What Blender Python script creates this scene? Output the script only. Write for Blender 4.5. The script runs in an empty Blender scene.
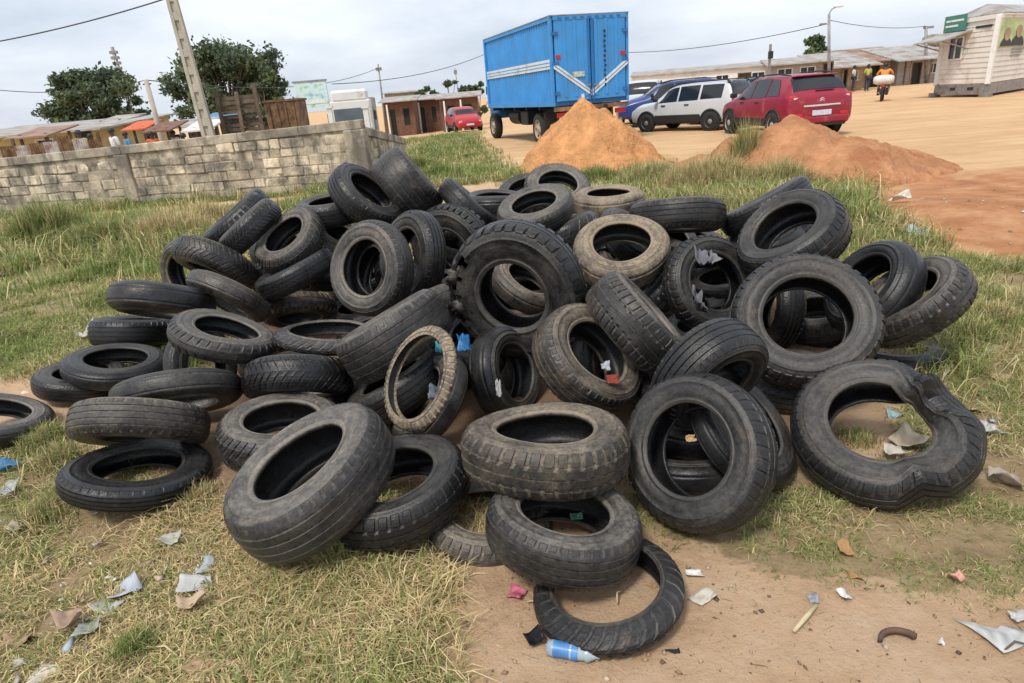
import bpy, bmesh, math, random
import numpy as np
from mathutils import Vector, Matrix, noise

# ------------------------------------------------------------------ scene, camera, sky, sun
scene = bpy.context.scene
C = scene.collection
rnd = random.Random(7)
rng = np.random.RandomState(11)

FOC, PW, PH = 640.0, 1024, 683
PITCH, ROLL, EYE = math.atan(246.7 / 640), math.radians(4.7), 1.6
cam_d = bpy.data.cameras.new('camera')
cam_d.sensor_width = 36.0
cam_d.lens = FOC / PW * 36.0
cam_d.clip_start, cam_d.clip_end = 0.05, 3000
cam = bpy.data.objects.new('camera', cam_d)
C.objects.link(cam)
_u0 = Vector((0, math.sin(PITCH), math.cos(PITCH)))
FW = Vector((0, math.cos(PITCH), -math.sin(PITCH)))
RT = math.cos(ROLL) * Vector((1, 0, 0)) - math.sin(ROLL) * _u0
UP = math.cos(ROLL) * _u0 + math.sin(ROLL) * Vector((1, 0, 0))
cam.matrix_world = Matrix(((RT.x, UP.x, -FW.x, 0), (RT.y, UP.y, -FW.y, 0), (RT.z, UP.z, -FW.z, EYE), (0, 0, 0, 1)))
scene.camera = cam

SUN_EL, SUN_AZ = math.radians(58), math.radians(215)      # azimuth: compass-like, from +Y towards +X
world = bpy.data.worlds.new('World')
scene.world = world
world.use_nodes = True
wn, wl = world.node_tree.nodes, world.node_tree.links
wn.clear()
w_out = wn.new('ShaderNodeOutputWorld')
sky = wn.new('ShaderNodeTexSky')
sky.sky_type = 'NISHITA'
sky.sun_disc = False
sky.sun_elevation = SUN_EL
sky.sun_rotation = SUN_AZ
sky.dust_density = 3.0
bg_sky = wn.new('ShaderNodeBackground')
bg_sky.inputs['Strength'].default_value = 0.10
wl.new(sky.outputs[0], bg_sky.inputs['Color'])
tc = wn.new('ShaderNodeTexCoord')
mp = wn.new('ShaderNodeMapping')
mp.inputs['Scale'].default_value = (1.0, 1.0, 3.2)
wl.new(tc.outputs['Generated'], mp.inputs['Vector'])
cn = wn.new('ShaderNodeTexNoise')
cn.inputs['Scale'].default_value = 2.1
cn.inputs['Detail'].default_value = 6
cn.inputs['Roughness'].default_value = 0.55
wl.new(mp.outputs[0], cn.inputs['Vector'])
cr = wn.new('ShaderNodeValToRGB')
cr.color_ramp.elements[0].position = 0.32
cr.color_ramp.elements[0].color = (0.45, 0.51, 0.605, 1)
cr.color_ramp.elements[1].position = 0.66
cr.color_ramp.elements[1].color = (0.80, 0.835, 0.885, 1)
wl.new(cn.outputs['Fac'], cr.inputs['Fac'])
bg_cl = wn.new('ShaderNodeBackground')
bg_cl.inputs['Strength'].default_value = 0.80
wl.new(cr.outputs['Color'], bg_cl.inputs['Color'])
wm = wn.new('ShaderNodeMixShader')
wm.inputs['Fac'].default_value = 0.86
wl.new(bg_sky.outputs[0], wm.inputs[1])
wl.new(bg_cl.outputs[0], wm.inputs[2])
wl.new(wm.outputs[0], w_out.inputs['Surface'])

sun_d = bpy.data.lights.new('sun', 'SUN')
sun_d.energy = 1.5
sun_d.angle = math.radians(12)
sun_d.color = (1.0, 0.95, 0.87)
sun = bpy.data.objects.new('sun', sun_d)
C.objects.link(sun)
_sd = Vector((math.sin(SUN_AZ) * math.cos(SUN_EL), math.cos(SUN_AZ) * math.cos(SUN_EL), math.sin(SUN_EL)))
sun.rotation_euler = _sd.to_track_quat('Z', 'Y').to_euler()

vs = scene.view_settings
vs.view_transform = 'Standard'
vs.look = 'None'
vs.exposure = 0.80
vs.gamma = 1.0
vs.use_curve_mapping = False
scene.render.engine = 'CYCLES'


def along(px, py, Y):
    """point at forward distance Y on the sight line through a picture position (layout survey)"""
    d = FW + RT * ((px - 512) / FOC) + UP * ((341.5 - py) / FOC)
    return Vector((0, 0, EYE)) + d * (Y / d.y)


def smooth(a, b, x):
    t = min(1.0, max(0.0, (x - a) / (b - a)))
    return t * t * (3 - 2 * t)


# ------------------------------------------------------------------ helpers
def tag(o, label=None, cat=None, group=None, kind=None):
    if label: o['label'] = label
    if cat: o['category'] = cat
    if cat and not kind: kind = 'thing'
    if group: o['group'] = group
    if kind: o['kind'] = kind
    return o


def empty(name, loc=(0, 0, 0), rz=0.0, label=None, cat=None, group=None):
    o = bpy.data.objects.new(name, None)
    C.objects.link(o)
    o.location = loc
    o.rotation_euler = (0, 0, rz)
    return tag(o, label, cat, group)


def link_mesh(name, me, mats, parent=None):
    o = bpy.data.objects.new(name, me)
    C.objects.link(o)
    if parent is not None: o.parent = parent
    if mats is not None and not me.materials:
        for m in (mats if isinstance(mats, (list, tuple)) else [mats]): me.materials.append(m)
    return o


class MB:
    """collects shapes for one mesh"""
    def __init__(s):
        s.v, s.f, s.m = [], [], []

    def add(s, vs_, fs, mi=0):
        b = len(s.v)
        s.v += [tuple(p) for p in vs_]
        s.f += [tuple(i + b for i in q) for q in fs]
        s.m += [mi] * len(fs)
        return s

    def box(s, c, size, rot=None, mi=0, taper=1.0):
        hx, hy, hz = size[0] / 2, size[1] / 2, size[2] / 2
        pts = [Vector((x * hx * (taper if z > 0 else 1), y * hy * (taper if z > 0 else 1), z * hz)) for z in (-1, 1) for y in (-1, 1) for x in (-1, 1)]
        if rot is not None:
            M = rot if isinstance(rot, Matrix) else Matrix.Rotation(rot, 3, 'Z')
            pts = [M @ p for p in pts]
        c = Vector(c)
        return s.add([p + c for p in pts], [(0, 2, 3, 1), (4, 5, 7, 6), (0, 1, 5, 4), (2, 6, 7, 3), (0, 4, 6, 2), (1, 3, 7, 5)], mi)

    def tube(s, pts, radii, seg=8, mi=0, cap=True):
        pts = [Vector(p) for p in pts]
        if not hasattr(radii, '__len__'): radii = [radii] * len(pts)
        base = len(s.v)
        ref = None
        for i, p in enumerate(pts):
            t = (pts[min(i + 1, len(pts) - 1)] - pts[max(i - 1, 0)]).normalized()
            if ref is None:
                ref = Vector((0, 0, 1)) if abs(t.z) < .9 else Vector((1, 0, 0))
            a = t.cross(ref).normalized()
            b_ = a.cross(t).normalized()
            ref = b_
            for k in range(seg):
                an = 2 * math.pi * k / seg
                s.v.append(tuple(p + (a * math.cos(an) + b_ * math.sin(an)) * radii[i]))
        for i in range(len(pts) - 1):
            for k in range(seg):
                a0 = base + i * seg + k; a1 = base + i * seg + (k + 1) % seg
                s.f.append((a0, a1, a1 + seg, a0 + seg)); s.m.append(mi)
        if cap:
            s.f.append(tuple(base + k for k in range(seg))[::-1]); s.m.append(mi)
            s.f.append(tuple(base + (len(pts) - 1) * seg + k for k in range(seg))); s.m.append(mi)
        return s

    def lathe(s, prof, seg=24, origin=(0, 0, 0), axis='Z', mi=0):
        base = len(s.v); o = Vector(origin)
        for (r, z) in prof:
            for k in range(seg):
                a = 2 * math.pi * k / seg
                p = (r * math.cos(a), r * math.sin(a), z)
                if axis == 'Y': p = (p[0], p[2], p[1])
                if axis == 'X': p = (p[2], p[0], p[1])
                s.v.append(tuple(Vector(p) + o))
        for i in range(len(prof) - 1):
            for k in range(seg):
                a0 = base + i * seg + k; a1 = base + i * seg + (k + 1) % seg
                s.f.append((a0, a1, a1 + seg, a0 + seg)); s.m.append(mi)
        return s

    def prism(s, poly, d0, d1, mi=0):
        """poly: points, extruded from offset d0 to d1 (vectors)"""
        n = len(poly); d0, d1 = Vector(d0), Vector(d1)
        pts = [Vector(p) + d0 for p in poly] + [Vector(p) + d1 for p in poly]
        fs = [tuple(range(n))[::-1], tuple(range(n, 2 * n))] + [(i, (i + 1) % n, n + (i + 1) % n, n + i) for i in range(n)]
        return s.add(pts, fs, mi)

    def mesh(s, name, sm=False, bevel=0.0):
        me = bpy.data.meshes.new(name)
        me.from_pydata(s.v, [], s.f)
        if any(s.m): me.polygons.foreach_set('material_index', s.m)
        bm = bmesh.new(); bm.from_mesh(me)
        bmesh.ops.recalc_face_normals(bm, faces=bm.faces)
        if bevel:
            bmesh.ops.bevel(bm, geom=[e for e in bm.edges if len(e.link_faces) == 2 and e.calc_face_angle(0) > .6], offset=bevel, segments=1, affect='EDGES')
        bm.to_mesh(me); bm.free()
        if sm: me.polygons.foreach_set('use_smooth', [True] * len(me.polygons))
        me.update()
        return me

    def build(s, name, mats, parent=None, sm=False, bevel=0.0):
        return link_mesh(name, s.mesh(name, sm, bevel), mats, parent)


def np_mesh(name, V, F, cols=None, sm=False):
    """fast mesh from arrays; F is (n,3) or (n,4); cols is per-vertex rgb"""
    me = bpy.data.meshes.new(name)
    k = F.shape[1]
    me.vertices.add(len(V)); me.vertices.foreach_set('co', np.asarray(V, np.float32).ravel())
    me.loops.add(F.size); me.loops.foreach_set('vertex_index', np.asarray(F, np.int32).ravel())
    me.polygons.add(len(F))
    me.polygons.foreach_set('loop_start', np.arange(0, F.size, k, dtype=np.int32))
    if sm: me.polygons.foreach_set('use_smooth', np.ones(len(F), bool))
    me.update(calc_edges=True)
    if cols is not None:
        at = me.color_attributes.new('tone', 'FLOAT_COLOR', 'POINT')
        c4 = np.ones((len(V), 4), np.float32); c4[:, :3] = cols
        at.data.foreach_set('color', c4.ravel())
    return me


# ------------------------------------------------------------------ materials
MATS = {}


def new_mat(name):
    m = bpy.data.materials.new(name); m.use_nodes = True
    nt = m.node_tree; b = nt.nodes['Principled BSDF']
    MATS[name] = m
    return m, nt.nodes, nt.links, b


def ramp(nodes, stops):
    r = nodes.new('ShaderNodeValToRGB')
    e = r.color_ramp.elements
    while len(e) < len(stops): e.new(0.5)
    for i, (p, c) in enumerate(stops):
        e[i].position = p; e[i].color = (*c, 1) if len(c) == 3 else c
    return r


def mat(name, col, rough=.7, var=.18, scale=6.0, bump=0.0, bscale=40.0, metal=0.0, dirt=None, dirt_amt=.35, spec=.5, rand=0.0, coord='Object', trans=0.0, bdist=.02, streak=None):
    """paint / plaster / metal: base colour with mottling, optional dirt patches, bump and per-object variation"""
    m, n, l, b = new_mat(name)
    if coord == 'World': src = n.new('ShaderNodeNewGeometry').outputs['Position']
    else: src = n.new('ShaderNodeTexCoord').outputs[coord]
    nz = n.new('ShaderNodeTexNoise'); nz.inputs['Scale'].default_value = scale; nz.inputs['Detail'].default_value = 6
    l.new(src, nz.inputs['Vector'])
    c0 = tuple(max(0, c * (1 - var)) for c in col); c1 = tuple(min(1, c * (1 + var)) for c in col)
    r = ramp(n, [(.3, c0), (.7, c1)])
    l.new(nz.outputs['Fac'], r.inputs['Fac'])
    out = r.outputs['Color']
    if rand:
        oi = n.new('ShaderNodeObjectInfo')
        mr = n.new('ShaderNodeMapRange'); mr.inputs['To Min'].default_value = 1 - rand; mr.inputs['To Max'].default_value = 1 + rand
        l.new(oi.outputs['Random'], mr.inputs['Value'])
        mx = n.new('ShaderNodeMix'); mx.data_type = 'RGBA'; mx.blend_type = 'MULTIPLY'; mx.inputs[0].default_value = 1
        l.new(out, mx.inputs[6]); l.new(mr.outputs[0], mx.inputs[7]); out = mx.outputs[2]
    if dirt:
        n2 = n.new('ShaderNodeTexNoise'); n2.inputs['Scale'].default_value = scale * .7; n2.inputs['Detail'].default_value = 8; n2.inputs['Roughness'].default_value = .65
        l.new(src, n2.inputs['Vector'])
        r2 = ramp(n, [(.62 - dirt_amt * .4, (0, 0, 0)), (.72 - dirt_amt * .2, (1, 1, 1))])
        l.new(n2.outputs['Fac'], r2.inputs['Fac'])
        mx = n.new('ShaderNodeMix'); mx.data_type = 'RGBA'
        l.new(r2.outputs['Color'], mx.inputs[0]); l.new(out, mx.inputs[6]); mx.inputs[7].default_value = (*dirt, 1); out = mx.outputs[2]
    if streak:
        mpn = n.new('ShaderNodeMapping'); mpn.inputs['Scale'].default_value = (2.6, 2.6, .55); l.new(src, mpn.inputs['Vector'])
        n4 = n.new('ShaderNodeTexNoise'); n4.inputs['Scale'].default_value = 1.6; n4.inputs['Detail'].default_value = 9; n4.inputs['Roughness'].default_value = .7; l.new(mpn.outputs[0], n4.inputs['Vector'])
        r4 = ramp(n, [(.50, (0, 0, 0)), (.66, (.85, .85, .85))]); l.new(n4.outputs['Fac'], r4.inputs['Fac'])
        mx = n.new('ShaderNodeMix'); mx.data_type = 'RGBA'
        l.new(r4.outputs['Color'], mx.inputs[0]); l.new(out, mx.inputs[6]); mx.inputs[7].default_value = (*streak, 1); out = mx.outputs[2]
    l.new(out, b.inputs['Base Color'])
    b.inputs['Roughness'].default_value = rough
    b.inputs['Metallic'].default_value = metal
    b.inputs['Specular IOR Level'].default_value = spec
    if trans: b.inputs['Transmission Weight'].default_value = trans
    if bump:
        n3 = n.new('ShaderNodeTexNoise'); n3.inputs['Scale'].default_value = bscale; n3.inputs['Detail'].default_value = 5
        l.new(src, n3.inputs['Vector'])
        bp = n.new('ShaderNodeBump'); bp.inputs['Strength'].default_value = bump; bp.inputs['Distance'].default_value = bdist
        l.new(n3.outputs['Fac'], bp.inputs['Height']); l.new(bp.outputs[0], b.inputs['Normal'])
    return m


def tone_mat(name, rough=.8, trans=.25, var=0.0):
    """foliage and litter: colour from the mesh's own colour attribute"""
    m, n, l, b = new_mat(name)
    a = n.new('ShaderNodeAttribute'); a.attribute_name = 'tone'
    l.new(a.outputs['Color'], b.inputs['Base Color'])
    b.inputs['Roughness'].default_value = rough
    b.inputs['Specular IOR Level'].default_value = .2
    if trans:
        tr = n.new('ShaderNodeBsdfTranslucent'); l.new(a.outputs['Color'], tr.inputs['Color'])
        ms = n.new('ShaderNodeMixShader'); ms.inputs[0].default_value = trans
        l.new(b.outputs[0], ms.inputs[1]); l.new(tr.outputs[0], ms.inputs[2])
        l.new(ms.outputs[0], n['Material Output'].inputs['Surface'])
    return m


M_grass = tone_mat('grass_blades', .7, .3)
M_leaf = tone_mat('leaves', .6, .25)
M_bark = mat('bark', (.13, .1, .075), .9, .3, 5, .5, 20)
M_glass = mat('dark_glass', (.015, .018, .022), .08, .1, 3, spec=.6)
M_glass_b = mat('hazy_glass', (.12, .15, .17), .12, .2, 2, spec=.6)
M_rubber = mat('car_rubber', (.02, .02, .021), .8, .2, 8)
M_black = mat('black_plastic', (.018, .018, .019), .55, .2, 10)
M_chrome = mat('bright_trim', (.75, .75, .74), .25, .05, 5, metal=.7)
M_steel = mat('grey_steel', (.28, .28, .28), .5, .15, 6, metal=.4, dirt=(.2, .14, .09), dirt_amt=.3)
M_concrete = mat('concrete', (.34, .315, .27), .92, .22, 4, .35, 30, dirt=(.17, .15, .125), dirt_amt=.4)
M_white = mat('white_paint', (.74, .73, .70), .6, .06, 3, dirt=(.5, .44, .36), dirt_amt=.15)
M_rust = mat('rusty_sheet', (.26, .15, .075), .8, .35, 7, .2, 20, dirt=(.1, .055, .03), dirt_amt=.5)
M_tin = mat('tin_roof', (.42, .40, .37), .6, .15, 2, .1, 12, metal=.2, dirt=(.25, .17, .12), dirt_amt=.4)
M_wood = mat('weathered_wood', (.14, .10, .07), .9, .35, 6, .3, 30, rand=.25)
M_skin = mat('skin', (.10, .055, .035), .5, .1, 8)


# ------------------------------------------------------------------ ground
def fbm(x, y, s, seed=0.0):
    return noise.fractal(Vector((x * s + seed, y * s - seed, seed * .37)), 1.0, 2.0, 4)


def ground_z(x, y):
    z = 0.0
    s_ = smooth(-9, -3, x)
    z -= (.024 * min(60, max(0.0, y - 16)) * (1 - s_) + .034 * min(30, max(0.0, y - 30)) * s_) * (1 - smooth(3, 12, x - .08 * (y - 30)))
    z += .010 * fbm(x, y, .9, 3) * smooth(0, 3, abs(x - .1) + abs(y - 3.5) * .5) + .004 * fbm(x, y, 5, 1)
    z += .14 * math.exp(-((x - 5.2) / 1.0) ** 2 - ((y - 6.6) / 1.1) ** 2)     # low bank of red soil
    z += .05 * math.exp(-((x - 3.4) / .8) ** 2 - ((y - 8.2) / 1.2) ** 2)
    return z


def in_poly(x, y, P):
    c = False; j = len(P) - 1
    for i in range(len(P)):
        xi, yi = P[i]; xj, yj = P[j]
        if (yi > y) != (yj > y) and x < (xj - xi) * (y - yi) / (yj - yi) + xi: c = not c
        j = i
    return c


def poly_soft(x, y, P, w):
    """about 1 inside, 0 outside, with a soft ragged rim"""
    n = 0
    for k in range(5):
        a = k * 2.513; n += in_poly(x + w * math.cos(a) * (k > 0), y + w * math.sin(a) * (k > 0), P)
    return n / 5


BARE = [
    [(-.30, 2.12), (.1, 2.15), (.62, 1.93), (.85, 1.72), (1.15, 1.62), (1.5, 1.52), (2.2, 1.5), (2.6, -1), (-.25, -1), (-.22, 1.35), (-.36, 1.62)],
    [(-4.6, 4.45), (-3.6, 4.4), (-3.05, 4.15), (-2.5, 3.75), (-1.85, 3.2), (-1.3, 2.55), (-1.5, 2.5), (-2.2, 2.95), (-3.0, 3.2), (-4.6, 3.4)],
    [(-8.4, 12.3), (-5, 12.5), (-2.6, 12.4), (-2.6, 13.3), (-5, 13.4), (-8.6, 13.7)],
    [(-1.6, 12.8), (0, 13.2), (.35, 11.0), (-.4, 9.0), (-1.3, 9.4)],
    [(-1.4, 2.4), (1.4, 2.3), (2.3, 3.2), (2.2, 5.2), (.9, 6.3), (-1.4, 6.2), (-2.3, 5.2), (-2.2, 3.6)],
]
PLAZA = [(.3, 15.0), (1.0, 12.3), (3.2, 12.6), (4.6, 12.0), (5.2, 9.0), (4.1, 7.1), (3.75, 5.4), (4.5, 4.8), (40, 3.5), (400, 30), (400, 900), (-400, 900), (-400, 40), (-1.0, 40), (-.6, 25)]
REDS = [[(4.4, 8.9), (7.6, 9.6), (11, 9), (9, 5), (4.0, 4.9), (3.7, 6.2)], [(1.0, 12.2), (3.6, 12.0), (3.6, 15.5), (1.0, 15.5)], [(3.9, 9.6), (6.4, 8.5), (7, 12.5), (4.0, 12.6)]]


def cover(x, y):
    """grass cover 0..1, red soil 0..1 at a spot of the ground"""
    jx = x + .25 * fbm(x, y, 1.6, 5) * min(1, y / 4); jy = y + .25 * fbm(x, y, 1.6, 9) * min(1, y / 4)
    g = 1.0
    w = .06 + .012 * y
    for P in BARE: g *= 1 - poly_soft(jx, jy, P, w)
    pl = poly_soft(jx, jy, PLAZA, w)
    g *= 1 - pl
    if x < -14 or (y > 17 and x < -3): g *= .5
    r = max(poly_soft(jx, jy, P, w * 2) for P in REDS)
    return g, r, pl


def axis(fine0, fine1, st, lo, hi):
    a = list(np.arange(fine0, fine1, st)); d = st
    x = fine1
    while x < hi: a.append(x); d *= 1.16; x += d
    a.append(hi); x = fine0; d = st; b = []
    while x > lo: d *= 1.16; x -= d; b.append(max(x, lo))
    return np.array(b[::-1] + a)


xs = axis(-6.5, 7.0, .085, -700, 700)
ys = axis(.6, 12.0, .085, -60, 1500)
GX, GY = np.meshgrid(xs, ys)
gz = np.empty(GX.shape, np.float32); gc = np.zeros(GX.shape + (3,), np.float32)
for j in range(GX.shape[0]):
    for i in range(GX.shape[1]):
        x, y = float(GX[j, i]), float(GY[j, i])
        gz[j, i] = ground_z(x, y)
        gc[j, i] = cover(x, y)
nx_, ny_ = len(xs), len(ys)
idx = np.arange(nx_ * ny_).reshape(ny_, nx_)
GF = np.stack([idx[:-1, :-1], idx[:-1, 1:], idx[1:, 1:], idx[1:, :-1]], -1).reshape(-1, 4)
g_me = np_mesh('ground', np.stack([GX, GY, gz], -1).reshape(-1, 3), GF, gc.reshape(-1, 3), True)

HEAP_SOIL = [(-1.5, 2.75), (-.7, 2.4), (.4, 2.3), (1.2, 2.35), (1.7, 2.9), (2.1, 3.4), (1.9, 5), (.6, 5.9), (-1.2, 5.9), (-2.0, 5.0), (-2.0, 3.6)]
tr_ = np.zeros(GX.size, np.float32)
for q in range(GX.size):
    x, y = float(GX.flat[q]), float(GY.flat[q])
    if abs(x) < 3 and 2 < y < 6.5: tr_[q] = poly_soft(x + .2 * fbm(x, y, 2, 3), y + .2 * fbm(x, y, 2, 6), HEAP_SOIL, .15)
g_me.attributes.new('soil_shade', 'FLOAT', 'POINT').data.foreach_set('value', tr_)
m, n, l, b = new_mat('earth')
tcn = n.new('ShaderNodeTexCoord')
at = n.new('ShaderNodeAttribute'); at.attribute_name = 'tone'
sep = n.new('ShaderNodeSeparateColor'); l.new(at.outputs['Color'], sep.inputs[0])


def nz_(scale, det=6, rough=.6):
    t = n.new('ShaderNodeTexNoise'); t.inputs['Scale'].default_value = scale; t.inputs['Detail'].default_value = det; t.inputs['Roughness'].default_value = rough
    l.new(tcn.outputs['Object'], t.inputs['Vector']); return t.outputs['Fac']


def mixc(fac, a, b_):
    x = n.new('ShaderNodeMix'); x.data_type = 'RGBA'
    for s, v in ((0, fac), (6, a), (7, b_)):
        if isinstance(v, tuple): x.inputs[s].default_value = (*v, 1)
        elif isinstance(v, float): x.inputs[s].default_value = v
        else: l.new(v, x.inputs[s])
    return x.outputs[2]


sand = ramp(n, [(.28, (.46, .295, .175)), (.5, (.60, .405, .25)), (.75, (.69, .505, .345))]); l.new(nz_(3.2, 9, .65), sand.inputs['Fac'])
plz_n = nz_(.55, 12, .68)
plaza = ramp(n, [(.3, (.54, .335, .175)), (.5, (.65, .42, .225)), (.72, (.71, .49, .29))]); l.new(plz_n, plaza.inputs['Fac'])
red = ramp(n, [(.32, (.33, .14, .065)), (.5, (.48, .225, .105)), (.68, (.60, .33, .18))]); l.new(nz_(2.0, 12, .7), red.inputs['Fac'])
soil = ramp(n, [(.3, (.22, .155, .08)), (.5, (.37, .27, .15)), (.7, (.50, .38, .22))]); l.new(nz_(5, 9, .7), soil.inputs['Fac'])
far = ramp(n, [(.38, (.17, .21, .07)), (.66, (.33, .30, .14))]); l.new(nz_(.8, 8), far.inputs['Fac'])
sepxyz = n.new('ShaderNodeSeparateXYZ'); l.new(tcn.outputs['Object'], sepxyz.inputs[0])
fm = n.new('ShaderNodeMapRange'); fm.inputs['From Min'].default_value = 4.5; fm.inputs['From Max'].default_value = 9; l.new(sepxyz.outputs['Y'], fm.inputs['Value'])
soil2 = mixc(fm.outputs[0], soil.outputs['Color'], far.outputs['Color'])
rm = n.new('ShaderNodeMapping'); rm.inputs['Rotation'].default_value = (0, 0, math.radians(-28)); rm.inputs['Scale'].default_value = (.10, 1.5, 1); l.new(tcn.outputs['Object'], rm.inputs['Vector'])
rn = n.new('ShaderNodeTexNoise'); rn.inputs['Scale'].default_value = 1.0; rn.inputs['Detail'].default_value = 6; l.new(rm.outputs[0], rn.inputs['Vector'])
rr_ = ramp(n, [(.44, (0, 0, 0)), (.52, (.55, .55, .55)), (.60, (0, 0, 0))]); l.new(rn.outputs['Fac'], rr_.inputs['Fac'])
plz_c = mixc(rr_.outputs['Color'], plaza.outputs['Color'], (.50, .31, .16))      # wheel tracks worn into the yard
dirt_c = mixc(sep.outputs[2], sand.outputs['Color'], plz_c)
dirt_c = mixc(sep.outputs[1], dirt_c, red.outputs['Color'])
at2 = n.new('ShaderNodeAttribute'); at2.attribute_name = 'soil_shade'
dirt_c = mixc(at2.outputs['Fac'], dirt_c, (.24, .155, .095))  # brown soil under the heap, also painted in to make its openings look shaded
# grass soil shows through with a ragged rim
ma = n.new('ShaderNodeMath'); ma.operation = 'ADD'; l.new(sep.outputs[0], ma.inputs[0])
mb_ = n.new('ShaderNodeMapRange'); mb_.inputs['To Min'].default_value = -.45; mb_.inputs['To Max'].default_value = .45; l.new(nz_(7, 8, .7), mb_.inputs['Value']); l.new(mb_.outputs[0], ma.inputs[1])
edge = ramp(n, [(.46, (0, 0, 0)), (.58, (1, 1, 1))]); l.new(ma.outputs[0], edge.inputs['Fac'])
col = mixc(edge.outputs['Color'], dirt_c, soil2)
# small dark crumbs and pale grit
vo = n.new('ShaderNodeTexVoronoi'); vo.inputs['Scale'].default_value = 38; l.new(tcn.outputs['Object'], vo.inputs['Vector'])
cr2 = ramp(n, [(.06, (1, 1, 1)), (.14, (0, 0, 0))]); l.new(vo.outputs['Distance'], cr2.inputs['Fac'])
cm = n.new('ShaderNodeMath'); cm.operation = 'MULTIPLY'; l.new(cr2.outputs['Color'], cm.inputs[0]); l.new(nz_(2.1, 3), cm.inputs[1])
col = mixc(cm.outputs[0], col, (.16, .11, .07))
l.new(col, b.inputs['Base Color'])
b.inputs['Roughness'].default_value = .95; b.inputs['Specular IOR Level'].default_value = .15
bp = n.new('ShaderNodeBump'); bp.inputs['Strength'].default_value = 1.0; bp.inputs['Distance'].default_value = .045
l.new(nz_(7, 12, .74), bp.inputs['Height']); l.new(bp.outputs[0], b.inputs['Normal'])
tag(link_mesh('ground', g_me, m), kind='structure')
# ------------------------------------------------------------------ heaps of sand and red soil
def heap(name, bumps, bounds, res, mat_, label, rough_amp, sink=.05):
    x0, x1, y0, y1 = bounds
    X = np.linspace(x0, x1, int((x1 - x0) / res)); Y = np.linspace(y0, y1, int((y1 - y0) / res))
    V = []
    for y in Y:
        for x in X:
            h = 0
            for (cx, cy, rx, ry, hh, pw) in bumps:
                jx, jy = x + .22 * fbm(x, y, 1.1, 4), y + .22 * fbm(x, y, 1.1, 8)
                d = math.hypot((jx - cx) / rx, (jy - cy) / ry)
                h = max(h, hh * max(0, 1 - d) ** pw) if d < 1 else h
            h += (rough_amp * fbm(x, y, 2.2, 2) + rough_amp * .55 * fbm(x, y, 6, 6)) * min(1, h * 4)
            V.append((x, y, ground_z(x, y) + h - sink * (h < .02)))
    nx, ny = len(X), len(Y)
    ix = np.arange(nx * ny).reshape(ny, nx)
    Fq = np.stack([ix[:-1, :-1], ix[:-1, 1:], ix[1:, 1:], ix[1:, :-1]], -1).reshape(-1, 4)
    V = np.array(V)
    me = np_mesh(name, V, Fq, None, True)
    return tag(link_mesh(name, me, mat_), label, 'soil heap')


M_sand = mat('orange_sand', (.62, .305, .13), .95, .2, 3.5, .9, 11, dirt=(.46, .225, .095), dirt_amt=.5, spec=.1, bdist=.09)
M_red = mat('red_laterite', (.48, .24, .12), .95, .2, 2.5, .9, 10, dirt=(.36, .16, .075), dirt_amt=.5, spec=.1, bdist=.09)
heap('sand_heap', [(1.93, 13.9, 1.6, 1.6, 1.42, .92), (2.4, 13.3, .95, 1.0, .72, .9), (1.35, 13.5, 1.2, 1.2, .52, 1.0), (1.75, 13.2, .8, .8, .75, .8)], (-.1, 4.2, 11.6, 16), .06, M_sand,
     'tall cone of orange sand dumped behind the tyre heap, before the blue truck', .10)
heap('soil_heap', [(4.95, 11.1, 1.45, 1.6, .95, .75), (5.45, 10.2, 1.25, 1.4, .60, .8), (4.35, 11.3, .95, 1.2, .76, .7), (3.6, 11.3, .9, 1.0, .42, .8), (6.0, 10.6, 1.2, 1.3, .42, .8)], (2.4, 7.8, 8.2, 13.2), .06, M_red,
     'long low heap of reddish laterite soil in front of the red car', .08)

# ------------------------------------------------------------------ block wall
M_block = mat('cement_block', (.66, .555, .405), .95, .3, 3.1, .8, 22, dirt=(.20, .175, .14), dirt_amt=.46, rand=.24, coord='World', streak=(.13, .115, .095))
M_mortar = mat('old_mortar', (.55, .465, .34), .97, .3, 4, .6, 30, dirt=(.15, .13, .105), dirt_amt=.5, coord='World', streak=(.12, .105, .085))
M_cap = mat('stained_concrete', (.58, .495, .37), .95, .3, 2.0, .6, 22, dirt=(.20, .17, .14), dirt_amt=.55, coord='World', streak=(.15, .13, .105))
A_w, B_w = Vector((-14.2, 14.85, 0)), Vector((-2.62, 13.40, 0))
wdir = (B_w - A_w).normalized(); wlen = (B_w - A_w).length
wz = math.atan2(wdir.y, wdir.x)
wall = empty('block_wall', A_w, wz, 'weathered grey cement-block wall with stained coping behind the tyres', 'wall')


def wall_top(s): return 1.10 + .26 * (s / wlen) ** 1.3


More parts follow.
